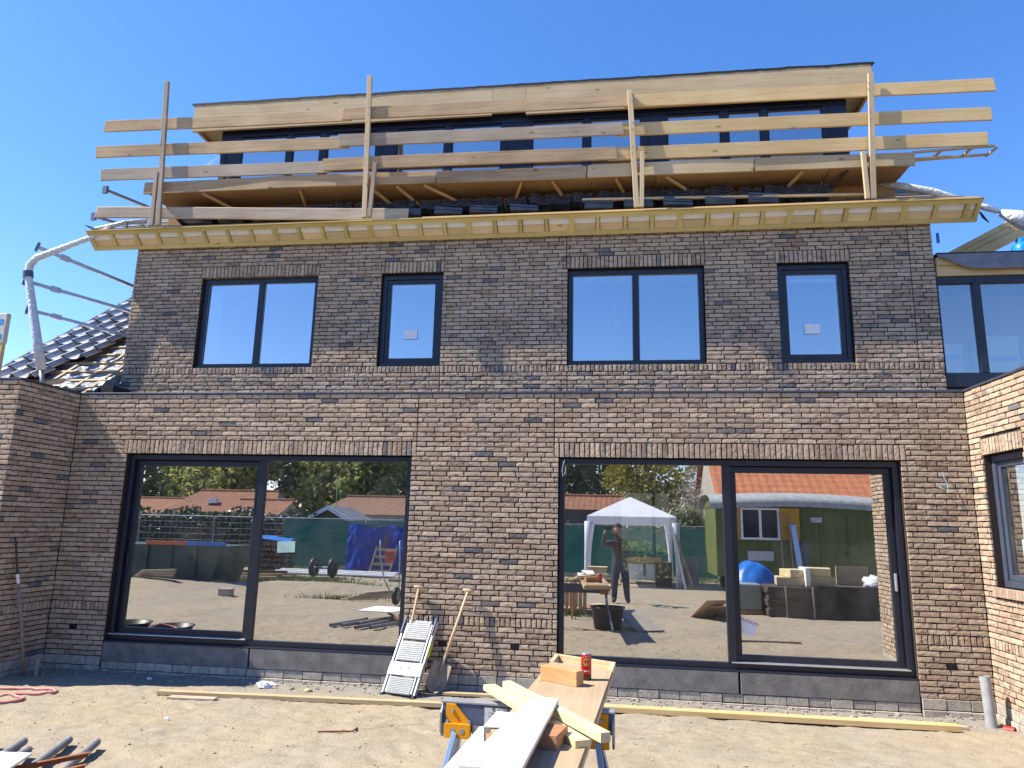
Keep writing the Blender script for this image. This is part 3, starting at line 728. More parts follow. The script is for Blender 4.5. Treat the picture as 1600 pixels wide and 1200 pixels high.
# ---- dormer
DY = 1.70; KD = .9545; DX0, DX1 = -6.98*KD, 3.87*KD
DH = 8.73
dorm = MB().box(DX0+.01, DX1-.01, DY+.34, DY+.38, 6.8, DH).box(DX0, DX0+.06, DY+.1, 5.2, 6.8, DH).box(DX1-.06, DX1, DY+.1, 5.2, 6.8, DH).build('dormer', NAVY2, house)
cuts = [KD*c for c in (-6.98, -6.58, -5.71, -5.60, -5.08, -4.95, -4.04, -3.66, -2.80, -2.67, -1.80, -1.26, -.39, -.27, .58, 1.01, 1.88, 2.00, 2.52, 2.63, 3.49, 3.87)]
kinds = 'dgmgmgdgmgdgmgdgmgmgd'
for k, (a, b) in zip(kinds, zip(cuts[:-1], cuts[1:])):
    if k == 'g':
        f_ = MB(); fr(f_, a+.001, b-.001, 7.18, 8.52, .018, DY+.012, DY+.05); fo = f_.build('window_sash', NAVY2, dorm)
        MB().add([(a+.015, DY+.03, 7.19), (b-.015, DY+.03, 7.19), (b-.015, DY+.03, 8.51), (a+.015, DY+.03, 8.51)], [(0, 1, 2, 3)]).build('pane', GLASS, fo)
    else:
        MB().box(a, b, DY if k == 'm' else DY+.004, DY+.1, 7.0, 8.535).build('mullion' if k == 'm' else 'side_panel', NAVY2, dorm, bevel=.006)
        if k == 'd' and b-a > .35:
            MB().box(a+.10, a+.112, DY-.004, DY+.002, 7.1, 8.53).build('panel_seam', NAVY, dorm)
MB().box(DX0, DX1, DY-.002, DY+.099, 8.536, DH).build('head_beam', NAVY2, dorm)
MB().box(DX0, DX1, DY-.03, DY+.099, 6.9, 6.999).build('sill_beam', NAVY2, dorm)
DK0, DK1, DKY = -7.15, 4.05, 1.55
MB().box(DK0+.02, DK1-.02, DKY+.05, 5.3, DH+.002, DH+.05).build('roof_deck', PALE, dorm)
for (a, b, z0) in ((DK0, -1.86, 8.605), (-1.855, -1.305, 8.64), (-1.30, DK1, 8.585)):
    MB().box(a, b, DKY+rng.uniform(0, .006), DKY+.045, z0, 9.125).build('fascia_board', PALE, dorm)
for (xx) in (DK0, DK1-.045): MB().box(xx+.001, xx+.044, DKY+.052, 4.6, 8.66, 9.124).build('side_fascia', PALE_Y, dorm)
def felt(u, v):
    x = DK0-.05+(DK1-DK0+.1)*u; j = .012*mnoise.noise((x*1.9, 0, 1)) + .008*mnoise.noise((x*9, 0, 4))
    if v < .02: return (x, DKY-.003, 9.122+j)
    return (x, DKY-.003+(5.3-DKY)*v, 9.146+j*.4+.12*v)
MB().sheet(felt, 160, 8).build('roof_felt', FELT, dorm)
MB().sheet(lambda u, v: (felt(u, 0)[0], felt(u, 0)[1]-.001, felt(u, 0)[2]+.018-v*(.036+.02*abs(mnoise.noise((u*60, 2, 2))))), 160, 1).build('felt_edge', FELT, dorm)

# ------------------------------------------------------------------ guard railing on the gutter
rail = thing('guard_railing', 'timber guard railing of grey and yellow planks along the roof edge', 'railing', (-1.55, .92, 6.5))
def lz(x, zl, zr): return zl + (zr-zl)*(x+8.35)/(5.35+8.35)
RL = [(8.385, 8.245, [(-8.30, -4.0, .93, GREY_T), (-4.15, .40, .895, GREY_T), (.27, 5.42, .93, FRESH)]),
      (7.91, 7.79, [(-8.38, -4.0, .93, GREY_T), (-4.17, .25, .895, GREY_T2), (.12, 5.32, .93, FRESH)]),
      (7.495, 7.41, [(-8.23, -4.25, .93, GREY_T2), (-4.40, .15, .895, GREY_T), (.023, 5.24, .93, FRESH)])]
for (zl, zr, ps) in RL:
    for (a, b, y, m_) in ps:
        MB().plank((a, y, lz(a, zl, zr)), (b, y, lz(b, zl, zr)), .032, .20, a*3+zl, bow=.009).build('plank', m_, rail, bevel=.004)
MB().plank((-8.24, .95, 6.85), (-3.0, .95, 6.62), .035, .20, 1, bow=.01).build('toe_board', GREY_T2, rail, bevel=.02)
for (xt, zt, xbm, zb, m_) in ((-7.22, 9.10, -7.04, 6.54, GREY_Z), (-3.72, 8.96, -3.65, 6.54, PALE_Z), (.35, 8.43, .43, 6.54, PALE_Z), (3.76, 8.48, 3.65, 6.54, PALE_Z)):
    MB().beam((xbm, .845, zb), (xt, .855, zt), .075, .048, (0, 1, 0)).build('post', m_, rail, bevel=.004)
for (xt, zt, xbm, zb, m_) in ((-7.18, 7.47, -7.13, 6.54, GREY_Z), (-3.53, 7.44, -3.57, 6.54, GREY_Z), (.52, 7.41, .50, 6.54, PALE_Z), (3.565, 7.25, 3.575, 6.54, PALE_Z)):
    MB().beam((xbm-.02 if xbm < -5 else xbm, .84, zb), (xt, .84, zt), .06, .045, (0, 1, 0)).build('short_post', m_, rail, bevel=.004)
for (zl, zr, ps) in RL:
    for x in (-7.12, -3.69, .39, 3.71):
        for dz in (-.05, .055): MB().cyl((x-.012, .823, lz(x, zl, zr)+dz), (x-.012, .832, lz(x, zl, zr)+dz), .008, n=6).build('nail', STEEL, rail)
for x in (-7.14, -3.62, .47, 3.62): MB().box(x-.06, x+.06, .872, .90, 7.12, 7.19).build('bracket', mat('orange_bracket', (.55, .20, .04), rough=.6), rail)

# ------------------------------------------------------------------ working platform in front of the dormer
plat = thing('work_platform', 'wooden working platform with plywood underside in front of the dormer windows', 'platform', (-1.55, 1.2, 6.9))
px0, px1 = -7.45, 4.28
for (a, b, m_, zo) in ((px0, -5.3, GREY_T, 0), (-5.32, -2.6, GREY_T, .01), (-2.58, -.3, GREY_T, -.006), (-.28, 2.1, PALE, .0), (2.12, px1, PALE, .006)):
    MB().plank((a, .965, lz(a, 7.262, 7.16)+zo), (b, .965, lz(b, 7.262, 7.16)+zo), .034, .20, a, bow=.006).build('front_plank', m_, plat, bevel=.003)
xx = px0+.08
while xx < px1-.2:
    wd = rng.choice((1.22, 2.0, 2.44)); e = min(xx+wd, px1-.06)
    MB().box(xx+.003, e-.003, .985, 1.56, lz(xx, 7.165, 7.075)-.008, lz(xx, 7.165, 7.075)+.01).build('plywood_panel', PLY_D, plat)
    MB().box(xx+.003, e-.003, 1.535, 1.558, 6.86, lz(xx, 7.165, 7.075)-.01).build('back_board', PLY_D, plat)
    xx = e
for (a, b) in ((px0, -3), (-2.98, .9), (.92, px1)): MB().box(a+.05, b, 1.02, 1.5, lz(a, 7.2, 7.12), lz(a, 7.2, 7.12)+.03).build('deck_plank', GREY_T, plat)
for (t_, b_) in ((330, 395), (500, 488), (617, 645), (660, 688), (705, 768), (860, 818), (907, 911), (1004, 1003), (1078, 1115), (1275, 1212), (1375, 1335)):
    xt, xbm = -7.45+(t_-228)*.009775, -7.45+(b_-228)*.0101
    MB().beam((xt, .99, lz(xt, 7.15, 7.05)), (xbm, 1.48, 6.86), .03, .045).build('strut', mat('orange_strut', (.50, .29, .11), (.40, .22, .08), rough=.75), plat)
MB().beam((3.45, .99, 7.14), (3.12, 1.40, 6.80), .03, .05).build('dark_strut', mat('dark_strut', (.06, .04, .03), rough=.8), plat)
lad = thing('timber_ladder', 'small light timber lattice ladder sticking out past the right end of the platform', 'ladder', (4.8, 1.0, 7.2))
MB().beam((4.26, .96, 7.27), (5.33, .94, 7.305), .028, .03).build('rail', PALE, lad); MB().beam((4.28, 1.16, 7.25), (5.33, 1.14, 7.285), .028, .03).build('rail', PALE, lad)
for x in (4.6, 4.98, 5.31): MB().beam((x+.05, .95, 7.285), (x, 1.15, 7.265), .03, .025).build('rung', PALE, lad)
MB().beam((4.25, 1.10, 7.235), (4.85, 1.09, 7.25), .05, .02).build('cleat', PALE, lad)
MB().beam((-.36, 1.04, 6.79), (3.72, 1.04, 6.70), .04, .03).thing('loose_batten', PALE, 'long pale batten lying on tile piles at the right half of the roof edge', 'batten')
MB().beam((3.75, 1.16, 6.655), (4.95, 1.16, 6.645), .10, .03).thing('loose_plank', GREY_T2, 'short grey plank lying on the right end of the roof edge', 'plank')

# ------------------------------------------------------------------ roof tiles
def tile_mesh(name, W_=.33, L_=.42, roll=.030):
    mb = MB(); n = 12
    def prof(u):
        return roll*math.exp(-((u-.80)/.15)**2) - .014*math.sin(math.pi*min(1, u/.62)) + .012*math.exp(-(u/.08)**2)
    V = []
    for k, dz in ((0, 0), (1, -.016)):
        for j in (0, 1):
            for i in range(n+1):
                u = i/n; V.append(((u-.5)*W_, (j-.5)*L_, prof(u)+dz+(.016)))
    m_ = n+1; F = []
    for i in range(n):
        F += [(i, i+1, m_+i+1, m_+i), (2*m_+i+1, 2*m_+i, 3*m_+i, 3*m_+i+1), (i+1, i, 2*m_+i, 2*m_+i+1), (m_+i, m_+i+1, 3*m_+i+1, 3*m_+i)]
    F += [(0, m_, 3*m_, 2*m_), (m_-1, 3*m_-1, 4*m_-1, 2*m_-1)]
    mb.add(V, F)
    for (x, wd) in ((-.10, .05), (.02, .03), (.12, .06)): mb.box(x-wd/2, x+wd/2, L_/2-.03, L_/2-.012, .014, .045)
    mb.box(-.12, .06, -.12, -.11, .008, .014)
    me = mb.mesh(name); me.materials.append(TILE); return me
TME = tile_mesh('roof_tile')
TME2 = tile_mesh('roof_tile', roll=.080); TME2.materials.clear(); TME2.materials.append(mat('sun_glare_tile', (.62, .63, .66), (.42, .43, .46), rough=.46, metal=.75, scale=5, spec=1.0))  # sun glare on the dark left tiles is put into this pale metallic colour
ORD = ['first', 'second', 'third', 'fourth', 'fifth', 'sixth', 'seventh', 'eighth', 'ninth', 'tenth', 'eleventh', 'twelfth', 'thirteenth', 'fourteenth', 'fifteenth', 'sixteenth', 'seventeenth', 'eighteenth', 'nineteenth', 'twentieth',
       'twenty-first', 'twenty-second', 'twenty-third', 'twenty-fourth', 'twenty-fifth', 'twenty-sixth', 'twenty-seventh', 'twenty-eighth', 'twenty-ninth', 'thirtieth', 'thirty-first', 'thirty-second']
LEV = ['bottom', 'second', 'third', 'fourth', 'fifth']
def piles(x0, x1, step, y, n, rotz, kind, tilt, skip=()):
    i = 0; x = x0
    while x < x1:
        if any(a < x < b for (a, b) in skip): x += step; continue
        nn = n + (1 if rng.random() < .3 else 0); jx = rng.uniform(-.03, .03); a = rotz+rng.uniform(-6, 6)
        for k in range(nn):
            o = bpy.data.objects.new('loose_tile', TME); COL.objects.link(o)
            o.location = (x+jx+rng.uniform(-.008, .008), y+rng.uniform(-.01, .01), roof_z(y)+.03+k*.027); o.rotation_euler = (tilt, rng.uniform(-.03, .03), R(a))
            lv = 'topmost' if k == nn-1 else LEV[k]
            tag(o, kind='thing'); tag(o, 'dark glazed roof tile, %s of the %s %s from the left end' % (lv, ORD[min(i, 31)], kind), 'roof tile', 'loose roof tiles piled on the main roof')
        i += 1; x += step
piles(-6.9, 3.3, .345, 1.42, 5, 180, 'upper pile', R(12))
piles(-6.5, 2.6, .58, 1.185, 4, 94, 'lower pile', R(2), skip=((-.9, -.2),))

# ------------------------------------------------------------------ left neighbour
nl = thing('neighbour_house', 'lower brick neighbour house at the far left with half-tiled dark roof', 'house', (-8.6, -.5, 0))
LY = -1.03
rowsn = []
z = .2485
for i in range(9): rowsn.append((z, z+CH, 's')); z += CH
rowsn.append((z, z+.107, 'band')); z += .107
for i in range(31): rowsn.append((z, z+CH2, 's')); z += CH2
for i in range(13): rowsn.append((z, z+CH, 's')); z += CH
mb = MB().box(-11.5, HX0-.017, LY+.017, .33, -.3, WTOP); lw = mb.build('extension_wall', MORTAR, nl)
layl = layout(0, -LY, rowsn, [], [], None, [])
lay_bricks(lw, layl, (HX0, LY, 0), (0, 1, 0), (0, 0, 1), (1, 0, 0), lambda b: False, 150)
layf = layout(-9.6, HX0, rowsn, [], [], None, [])
lay_bricks(lw, layf, (0, LY, 0), (1, 0, 0), (0, 0, 1), (0, -1, 0), lambda b: False, 0)
for (z0, z1, e) in ((.135, .2475, .004), (.02, .133, .022)):
    for i in range(5): MB().box(HX0-.06, HX0+e, LY+.006+i*.206, LY+.2+i*.206, z0+.004, z1).build('plinth_block', BLOCK, nl, bevel=.004)
    for i in range(6): MB().box(HX0-.01-(i+1)*.222, HX0-.018-i*.222, LY-e, LY+.06, z0+.004, z1).build('plinth_block', BLOCK, nl, bevel=.004)
MB().box(-11.5, HX0+.012, LY-.012, .2, WTOP+.001, WTOP+.026).build('roof_edge_trim', MATS['zinc_trim'], nl)
def nz_(y): return 4.05+.75*(y-.9)
nroof = MB().poly([(-9.75, .55, nz_(.55)-.25), (-9.75, .55, nz_(.55)-.06), (-9.75, 4.6, nz_(4.6)-.06), (-9.75, 4.6, nz_(4.6)-.25)], (2.08, 0, 0)).build('roof', FOIL, nl)
for i in range(12):
    y = .7+i*.27; MB().beam((-9.7, y, nz_(y)-.04), (-7.68, y, nz_(y)-.04), .045, .03, (0, -.75, 1)).build('batten', PALE, nroof)
for x in (-8.6, -8.05, -7.75): MB().beam((x, .62, nz_(.62)-.045), (x, 4.3, nz_(4.3)-.045), .05, .025, (0, -.75, 1)).build('counter_batten', GREY_T2, nroof)
for c_ in range(5):
    for r_ in range(11):
        if (c_ == 3 and r_ < 2) or (c_ == 4 and r_ < 5): continue
        y = .98+r_*.285+.02*c_; o = bpy.data.objects.new('roof_tile', TME2); COL.objects.link(o); o.parent = nroof
        p = Vector((-9.56+c_*.315, y, nz_(y)+.045)) - root_loc(nroof); o.location = p
        o.rotation_euler = (math.atan(.75)-.13, rng.uniform(-.03, .03), rng.uniform(-.03, .03))
MB().box(-9.5, -8.0, .45, .80, 3.66, 3.78).build('eaves_board', PALE, nroof)
MB().box(-9.7, -7.42, .82, 1.20, 3.60, 3.955).build('eaves_upstand', FELT, nroof)
MB().box(-8.4, -7.634, 1.225, 1.30, 3.60, 4.07).build('eaves_filler', FELT_G, nroof)
MB().beam((-9.73, .6, nz_(.6)-.02), (-9.73, 4.5, nz_(4.5)-.02), .04, .16, (0, -.75, 1)).build('verge_board', TILE, nroof)
MB().beam((-8.55, .35, 3.80), (-8.2, .75, 4.02), .16, .05).thing('timber_offcut', PALE, 'short pale timber offcut on the left flat roof beside the wrapped pole', 'timber')
MB().beam((-8.2, .3, 3.74), (-7.75, .9, 3.93), .22, .04).thing('timber_offcut', GREY_T2, 'grey board offcut lying at the foot of the half-tiled roof', 'timber')
def fold(u, v):
    x = -8.35+.7*u; y = .62+.5*v; return (x, y, 3.8+.36*v+.04*mnoise.noise((x*6, y*9, 1)))
MB().sheet(fold, 14, 10).thing('foil_sheet', FOIL, 'silver foil hanging below the battens of the half-tiled left roof', 'foil')
ins = thing('insulation_pack', 'wrapped insulation board pack with blue print at the left picture edge', 'insulation', (-9.2, -.1, 3.72))
MB().box(-9.9, -8.475, -.15, -.09, 3.725, 4.80).build('board_pack', mat('yellow_insulation', (.75, .56, .20), (.66, .50, .22), rough=.6), ins, bevel=.01)
MB().box(-9.91, -8.468, -.158, -.082, 4.38, 4.815).build('wrapper', mat('pale_wrap', (.70, .66, .58), rough=.4), ins, bevel=.01)
for z0 in (4.40, 4.62): MB().box(-9.5, -8.51, -.162, -.159, z0+.03, z0+.11).build('blue_print', mat('blue_print', (.03, .26, .62), (.10, .36, .66), rough=.5, scale=14), ins)

# wrapped safety pole with steel tubes, left
eg = thing('wrapped_guard_pole', 'plastic-wrapped safety pole with three steel tubes left of the house', 'guard pole', (-8.75, .9, 3.75))
MB().tube([(-8.05, 1.05, 6.62), (-8.34, 1.0, 6.44), (-8.8, .95, 6.24), (-9.15, .9, 6.08), (-9.25, .9, 5.96), (-9.25, .9, 5.80), (-9.06, .9, 5.2), (-8.91, .9, 4.72), (-8.76, .92, 4.22)], [.035, .04, .05, .055, .06, .055, .062, .07, .065], 10).build('wrapped_pole', PLASTIC_W, eg, smooth=True)
MB().cyl((-8.78, .92, 4.26), (-8.66, .95, 3.72), .04).build('steel_foot', STEEL, eg, smooth=True)
MB().cyl((-9.26, .9, 5.85), (-9.24, .9, 5.75), .075).build('collar', BLUESTEEL, eg)
for (a, b) in (((-9.27, 1.0, 6.32), (-8.21, 2.0, 5.96)), ((-9.40, 1.0, 5.74), (-8.18, 2.0, 5.50)), ((-9.27, 1.0, 5.25), (-8.18, 2.0, 5.06))):
    d = (Vector(b)-Vector(a)); e = Vector(a)+d*1.5
    MB().beam(a, e, .05, .05).build('tube', STEEL, eg); MB().beam(Vector(a)-d.normalized()*.01, Vector(a)+d.normalized()*.03, .10, .14).build('end_plate', BLUESTEEL, eg)
    q = Vector(a)+d*.28; MB().beam(q-d.normalized()*.07, q+d.normalized()*.07, .09, .08).build('clamp', STEEL, eg)
eg2 = thing('guard_bracket', 'steel roof edge bracket with two short tubes behind the left rail end', 'bracket', (-8.2, 1.5, 6.6))
for (a, b) in (((-8.43, 1.3, 7.44), (-8.25, 2.3, 7.55)), ((-8.57, 1.3, 6.96), (-8.35, 2.3, 7.12))):
    MB().beam(a, b, .045, .045).build('tube', STEEL, eg2); MB().beam((a[0]-.005, a[1]-.02, a[2]), (a[0], a[1]+.02, a[2]), .09, .13).build('end_plate', BLUESTEEL, eg2)
MB().beam((-7.55, 1.3, 6.72), (-7.47, 1.3, 7.5), .05, .05).build('upright', STEEL, eg2)
MB().tube([(-8.3, 1.04, 6.60), (-7.9, 1.2, 6.78), (-7.5, 1.5, 6.95)], .04, 8).build('wrapped_tube', PLASTIC_W, eg2, smooth=True)
for x in (-8.05, -7.8): MB().beam((x, 1.12, 6.60), (x-.03, 1.15, 6.76), .04, .04).build('tie', STEEL, eg2)
wr = thing('wrapped_guard_pole', 'plastic-wrapped safety pole sloping down past the right roof corner', 'guard pole', (5.1, 1.5, 6.5))
MB().tube([(3.98, 1.56, 7.12), (4.32, 1.5, 7.02), (4.7, 1.45, 6.9), (5.0, 1.45, 6.78), (5.15, 1.47, 6.73)], [.05, .06, .055, .045, .03], 10).build('wrapped_pole', PLASTIC_W, wr, smooth=True)
MB().tube([(5.12, 1.47, 6.73), (5.7, 1.5, 6.53), (6.3, 1.5, 6.3)], .022, 8).build('steel_pole', STEEL, wr, smooth=True)
MB().tube([(5.25, 1.48, 6.70), (5.4, 1.48, 6.64), (5.55, 1.49, 6.585)], [.03, .048, .04], 10).build('wrap_sleeve', PLASTIC_W, wr, smooth=True)
MB().tube([(5.6, 1.5, 6.56), (5.8, 1.5, 6.48), (6.1, 1.5, 6.3)], [.05, .11, .15], 10).build('wrap_bundle', PLASTIC_W, wr, smooth=True)
wp = MB().tube([(-6.95, 2.1, 8.42), (-7.15, 2.05, 8.2), (-7.42, 1.95, 7.95)], [.012, .035, .06], 6)
wp.thing('plastic_strip', sheer_mat('thin_plastic', (.8, .85, .9), .25), 'thin clear plastic strip hanging from the left dormer corner', 'plastic')

# ------------------------------------------------------------------ right neighbour
nr = thing('neighbour_house', 'sunlit brick neighbour house at the far right with projecting wing and dark glazing', 'house', (5.5, -1, 0))
RW = 2.9
rwin = (.27, 1.05, 1.47, 2.885)     # along -Y from the corner
mbr = MB(); walls = []
def wbox(u0, u1, z0, z1): mbr.box(HX1+.017, HX1+.33, -u1, -u0, z0, z1)
wbox(-.33, rwin[0]-.004, -.3, WTOP); wbox(rwin[1]+.004, RW, -.3, WTOP); wbox(rwin[0]-.004, rwin[1]+.004, -.3, rwin[2]-.004); wbox(rwin[0]-.004, rwin[1]+.004, rwin[3]+.004, WTOP)
mbr.box(HX1+.33, 7.5, -RW, -RW+.3, -.3, WTOP)
rwall = mbr.build('wing_wall', MORTAR, nr)
lr = [(rwin[0]-.02, rwin[1]+.02, rwin[3], rwin[3]+3*CH)]
layr = layout(0, RW, rowsn, [rwin] + lr, [], None, lr)
layr = [b for b in layr if not (b[0] < rwin[1]+.1 and b[1] > rwin[0]-.04 and b[3] > rwin[2]-.11 and b[2] < rwin[2]-.01 and False)]
lay_bricks(rwall, layr, (HX1, 0, 0), (0, -1, 0), (0, 0, 1), (-1, 0, 0), edge_fn([rwin]), 300)
for (z0, z1, e) in ((.135, .2475, .004), (.02, .133, .022)):
    for i in range(13): MB().box(HX1-e, HX1+.06, -.004-(i+1)*.222, -.012-i*.222, z0+.004, z1).build('plinth_block', BLOCK, nr, bevel=.004)
MB().box(HX1-.012, 7.5, -RW-.01, .2, WTOP+.001, WTOP+.026).build('roof_edge_trim', MATS['zinc_trim'], nr)
wo_ = MB()
def frx(mb, u0, u1, z0, z1, wd, x0, x1):
    mb.box(x0, x1, -u1, -u0, z0, z0+wd); mb.box(x0, x1, -u1, -u0, z1-wd, z1); mb.box(x0, x1, -u0-wd, -u0, z0+wd, z1-wd); mb.box(x0, x1, -u1, -u1+wd, z0+wd, z1-wd)
LGF = mat('slate_frame', (.06, .075, .11), (.05, .062, .095), rough=.4, spec=.5)
frx(wo_, rwin[0]+.004, rwin[1]-.004, rwin[2]+.004, rwin[3]-.006, .07, HX1+.085, HX1+.17); wro = wo_.build('window', LGF, nr, bevel=.004)
s_ = MB(); frx(s_, rwin[0]+.076, rwin[1]-.076, rwin[2]+.076, rwin[3]-.078, .06, HX1+.105, HX1+.165); s_.build('sash', LGF, wro, bevel=.005)
xg = HX1+.13; MB().add([(xg, -rwin[0]-.13, rwin[2]+.13), (xg, -rwin[1]+.13, rwin[2]+.13), (xg, -rwin[1]+.13, rwin[3]-.13), (xg, -rwin[0]-.13, rwin[3]-.13)], [(0, 1, 2, 3)]).build('pane', GLASSD, wro)
MB().box(xg-.004, xg-.002, -.86, -.62, 1.72, 1.98).build('sticker', MATS['mint_label'], wro)
for i in range(13):
    u = rwin[0]-.02+i*.0635; MB().box(HX1-.035, HX1+.08, -u-.057, -u, rwin[2]-.10, rwin[2]-.004).build('sill_brick', mat('sill_clay', (.40, .30, .22), (.30, .22, .165), rough=.9, scale=30, bump=.4, objrand=.15), nr, bevel=.003)
for (a, b, c_, d_) in ((HX1+.4, 7.4, -RW+.35, -.01),): MB().box(a, b, c_, d_, .3, .4).build('floor_slab', INF, nr); MB().box(a+3, a+3.1, c_, d_, .4, 3.3).build('inner_wall', INT, nr); MB().box(HX1+.33, 7.5, -RW, 1.2, 3.3, WTOP-.01).build('flat_roof', FELT, nr)
# dark glazed front above
RY = 1.26
fr_ = MB(); fr_.box(4.545, 7.6, RY, RY+.09, 5.43, 5.53); fr_.box(4.545, 7.6, RY, RY+.09, 3.97, 4.165); fr_.box(5.005, 5.10, RY-.004, RY+.09, 4.165, 5.43); fr_.box(4.545, 4.56, RY, RY+.09, 4.165, 5.43); fr_.box(6.3, 6.4, RY, RY+.09, 4.165, 5.43)
gl = fr_.build('glazed_front', NAVY, nr, bevel=.003)
for (a, b) in ((4.56, 5.005), (5.10, 6.3), (6.4, 7.6)):
    MB().add([(a, RY+.04, 4.165), (b, RY+.04, 4.165), (b, RY+.04, 5.43), (a, RY+.04, 5.43)], [(0, 1, 2, 3)]).build('pane', glass_mat('loft_glass', .36) if 'loft_glass' not in MATS else MATS['loft_glass'], gl)
MB().box(4.545, 7.6, RY+.1, RY+.3, 3.6, 3.96).build('sill_timber', PALE, nr)
MB().box(4.55, 7.6, RY-.03, RY+.12, 5.535, 5.68).build('head_timber', FRESH, nr); MB().box(4.55, 7.6, RY-.055, RY+.12, 5.682, 5.80).build('upper_timber', FRESH, nr)
def ff(u, v):
    x = 4.55+3.05*u; sag = .13*smooth(0, .14, u); return (x, RY-.075-.012*math.sin(7*u)-.02*v, 5.835-(.05+sag+.05*min(1, u*6))*v)
MB().sheet(ff, 40, 3).build('felt_flap', FELT_G, nr)
MB().box(4.55, 7.6, RY-.07, 6, 5.83, 5.86).build('loft_roof', FELT, nr)
MB().box(4.6, 7.6, 3.0, 3.1, 3.7, 5.8).build('loft_back_wall', INT, nr); MB().box(4.6, 7.6, RY+.1, 3.0, 3.75, 3.85).build('loft_floor', INF, nr)
for i, (x, y, w_, h_, lab_) in enumerate(((4.72, 1.62, .36, .78, 'white insulation pack behind the first pane of the right loft glazing'), (5.42, 1.75, .55, .92, 'tall insulation pack behind the second pane of the right loft glazing'), (6.0, 1.7, .45, .86, 'insulation pack behind the far right loft pane'))):
    ip = thing('insulation_pack', lab_, 'insulation', (x, y, 3.85), 'insulation packs in the right loft')
    MB().box(x-w_/2, x+w_/2, y-.12, y+.12, 3.85, 3.85+h_).build('board_pack', mat('white_pack', (.74, .73, .68), (.66, .60, .42), rough=.6, scale=3), ip, bevel=.01)
    for z0 in (3.95, 4.12, 4.4): MB().box(x-w_/2+.03, x+w_/2-.03, y-.124, y-.121, z0, z0+.07).build('blue_print', MATS['blue_print'], ip)
for i, (dx, dz) in enumerate(((0, 0), (.13, -.04), (.26, -.08))):
    MB().beam((4.98+dx, 1.75, 6.0+dz*.3), (6.5+dx, 2.55, 6.93+dz), .06, .14).thing('timber_rafter', FRESH, ('left', 'middle', 'right')[i] + 'most long fresh timber leaning up above the right flat roof' if i != 1 else 'middle one of three fresh timbers leaning above the right flat roof', 'rafter', 'timbers leaning on the right roof')
gb = thing('gas_bottle', 'blue gas bottle standing on the right neighbour flat roof', 'gas bottle', (5.86, 1.55, 5.86))
MB().lathe((5.86, 1.55, 5.86), [(0, 0), (.13, 0), (.14, .03), (.14, .16), (.11, .23), (.05, .26), (0, .262)], 18).build('tank', mat('gas_blue', (.01, .22, .62), (.01, .18, .52), rough=.35), gb, smooth=True)
MB().lathe((5.86, 1.55, 6.10), [(.075, 0), (.075, .07), (.065, .07), (.065, 0)], 14).build('collar', MATS['gas_blue'], gb)
MB().cyl((4.60, 1.22, 6.02), (4.60, 1.22, 6.16), .02).thing('blue_clip', BLUE, 'small blue clip on the right edge of the upper brick wall', 'clip')

# ================================================================== foreground
def gz(x, y): return ground_z(x, y, True)
# ---- table on trestles
tb = thing('work_table', 'plywood table top with timber tray end on a steel sawhorse', 'table', (-.28, -4.4, .99))
TZ = 1.05
def quadbox(mb, pts, z0, z1): return mb.poly([(x, y, z0) for (x, y) in pts], (0, 0, z1-z0))
FL, FR, NL, NR = Vector((-.402, -3.114)), Vector((.049, -3.365)), Vector((-.597, -6.10)), Vector((-.150, -6.10))
def tp(u, v):
    a = FL.lerp(FR, u); b = NL.lerp(NR, u); return tuple(a.lerp(b, v))
quadbox(MB(), [tp(0.01, .105), tp(.99, .105), tp(.99, 1), tp(0.01, 1)], TZ-.018, TZ).build('plywood_top', PLY_Y, tb, bevel=.002)
for (u0, u1, v0, v1, nm) in ((0, .075, 0, 1.0, 'side_rail'), (.925, 1, 0, 1.0, 'side_rail'), (.076, .924, 0, .017, 'end_rail'), (.076, .924, .09, .104, 'cross_rail'), (.076, .924, .985, 1.0, 'end_rail')):
    top = TZ-.019 if nm == 'cross_rail' else TZ-.0185
    quadbox(MB(), [tp(u0, v0), tp(u1, v0), tp(u1, v1), tp(u0, v1)], 1.0, top).build(nm, PALE_Y, tb, bevel=.002)
quadbox(MB(), [tp(.076, .02), tp(.924, .02), tp(.924, .09), tp(.076, .09)], 1.0, 1.008).build('tray_floor', PLY_Y, tb)
for (u0, u1, v0, v1) in ((0, .07, 0, .103), (.93, 1, 0, .103), (.072, .928, 0, .015)):
    quadbox(MB(), [tp(u0, v0), tp(u1, v0), tp(u1, v1), tp(u0, v1)], TZ-.018, TZ+.006).build('tray_rim', PALE_Y, tb, bevel=.002)
# ---- steel sawhorse
sh = thing('steel_sawhorse', 'folding steel sawhorse with blue-grey beam and yellow brackets under the table', 'sawhorse', (-.47, -4.5, .2))
A, B = Vector((-.985, -4.46, 0)), Vector((.055, -4.51, 0)); dx = (B-A).normalized(); nn = Vector((dx.y, -dx.x, 0))
def bpt(t, n_, z): q = A + dx*t + nn*n_; return (q.x, q.y, z)
def bbox(t0, t1, n0, n1, z0, z1): return MB().poly([bpt(t0, n0, z0), bpt(t1, n0, z0), bpt(t1, n1, z0), bpt(t0, n1, z0)], (0, 0, z1-z0))
bbox(.03, 1.01, -.035, .035, .875, .985).build('beam', BLUESTEEL, sh, bevel=.004)
bbox(.20, .84, -.028, .028, .832, .874).build('lower_web', BLUESTEEL, sh, bevel=.003)
bbox(.02, 1.02, -.04, .04, .986, .999).build('top_strip', GREYST, sh, bevel=.003)
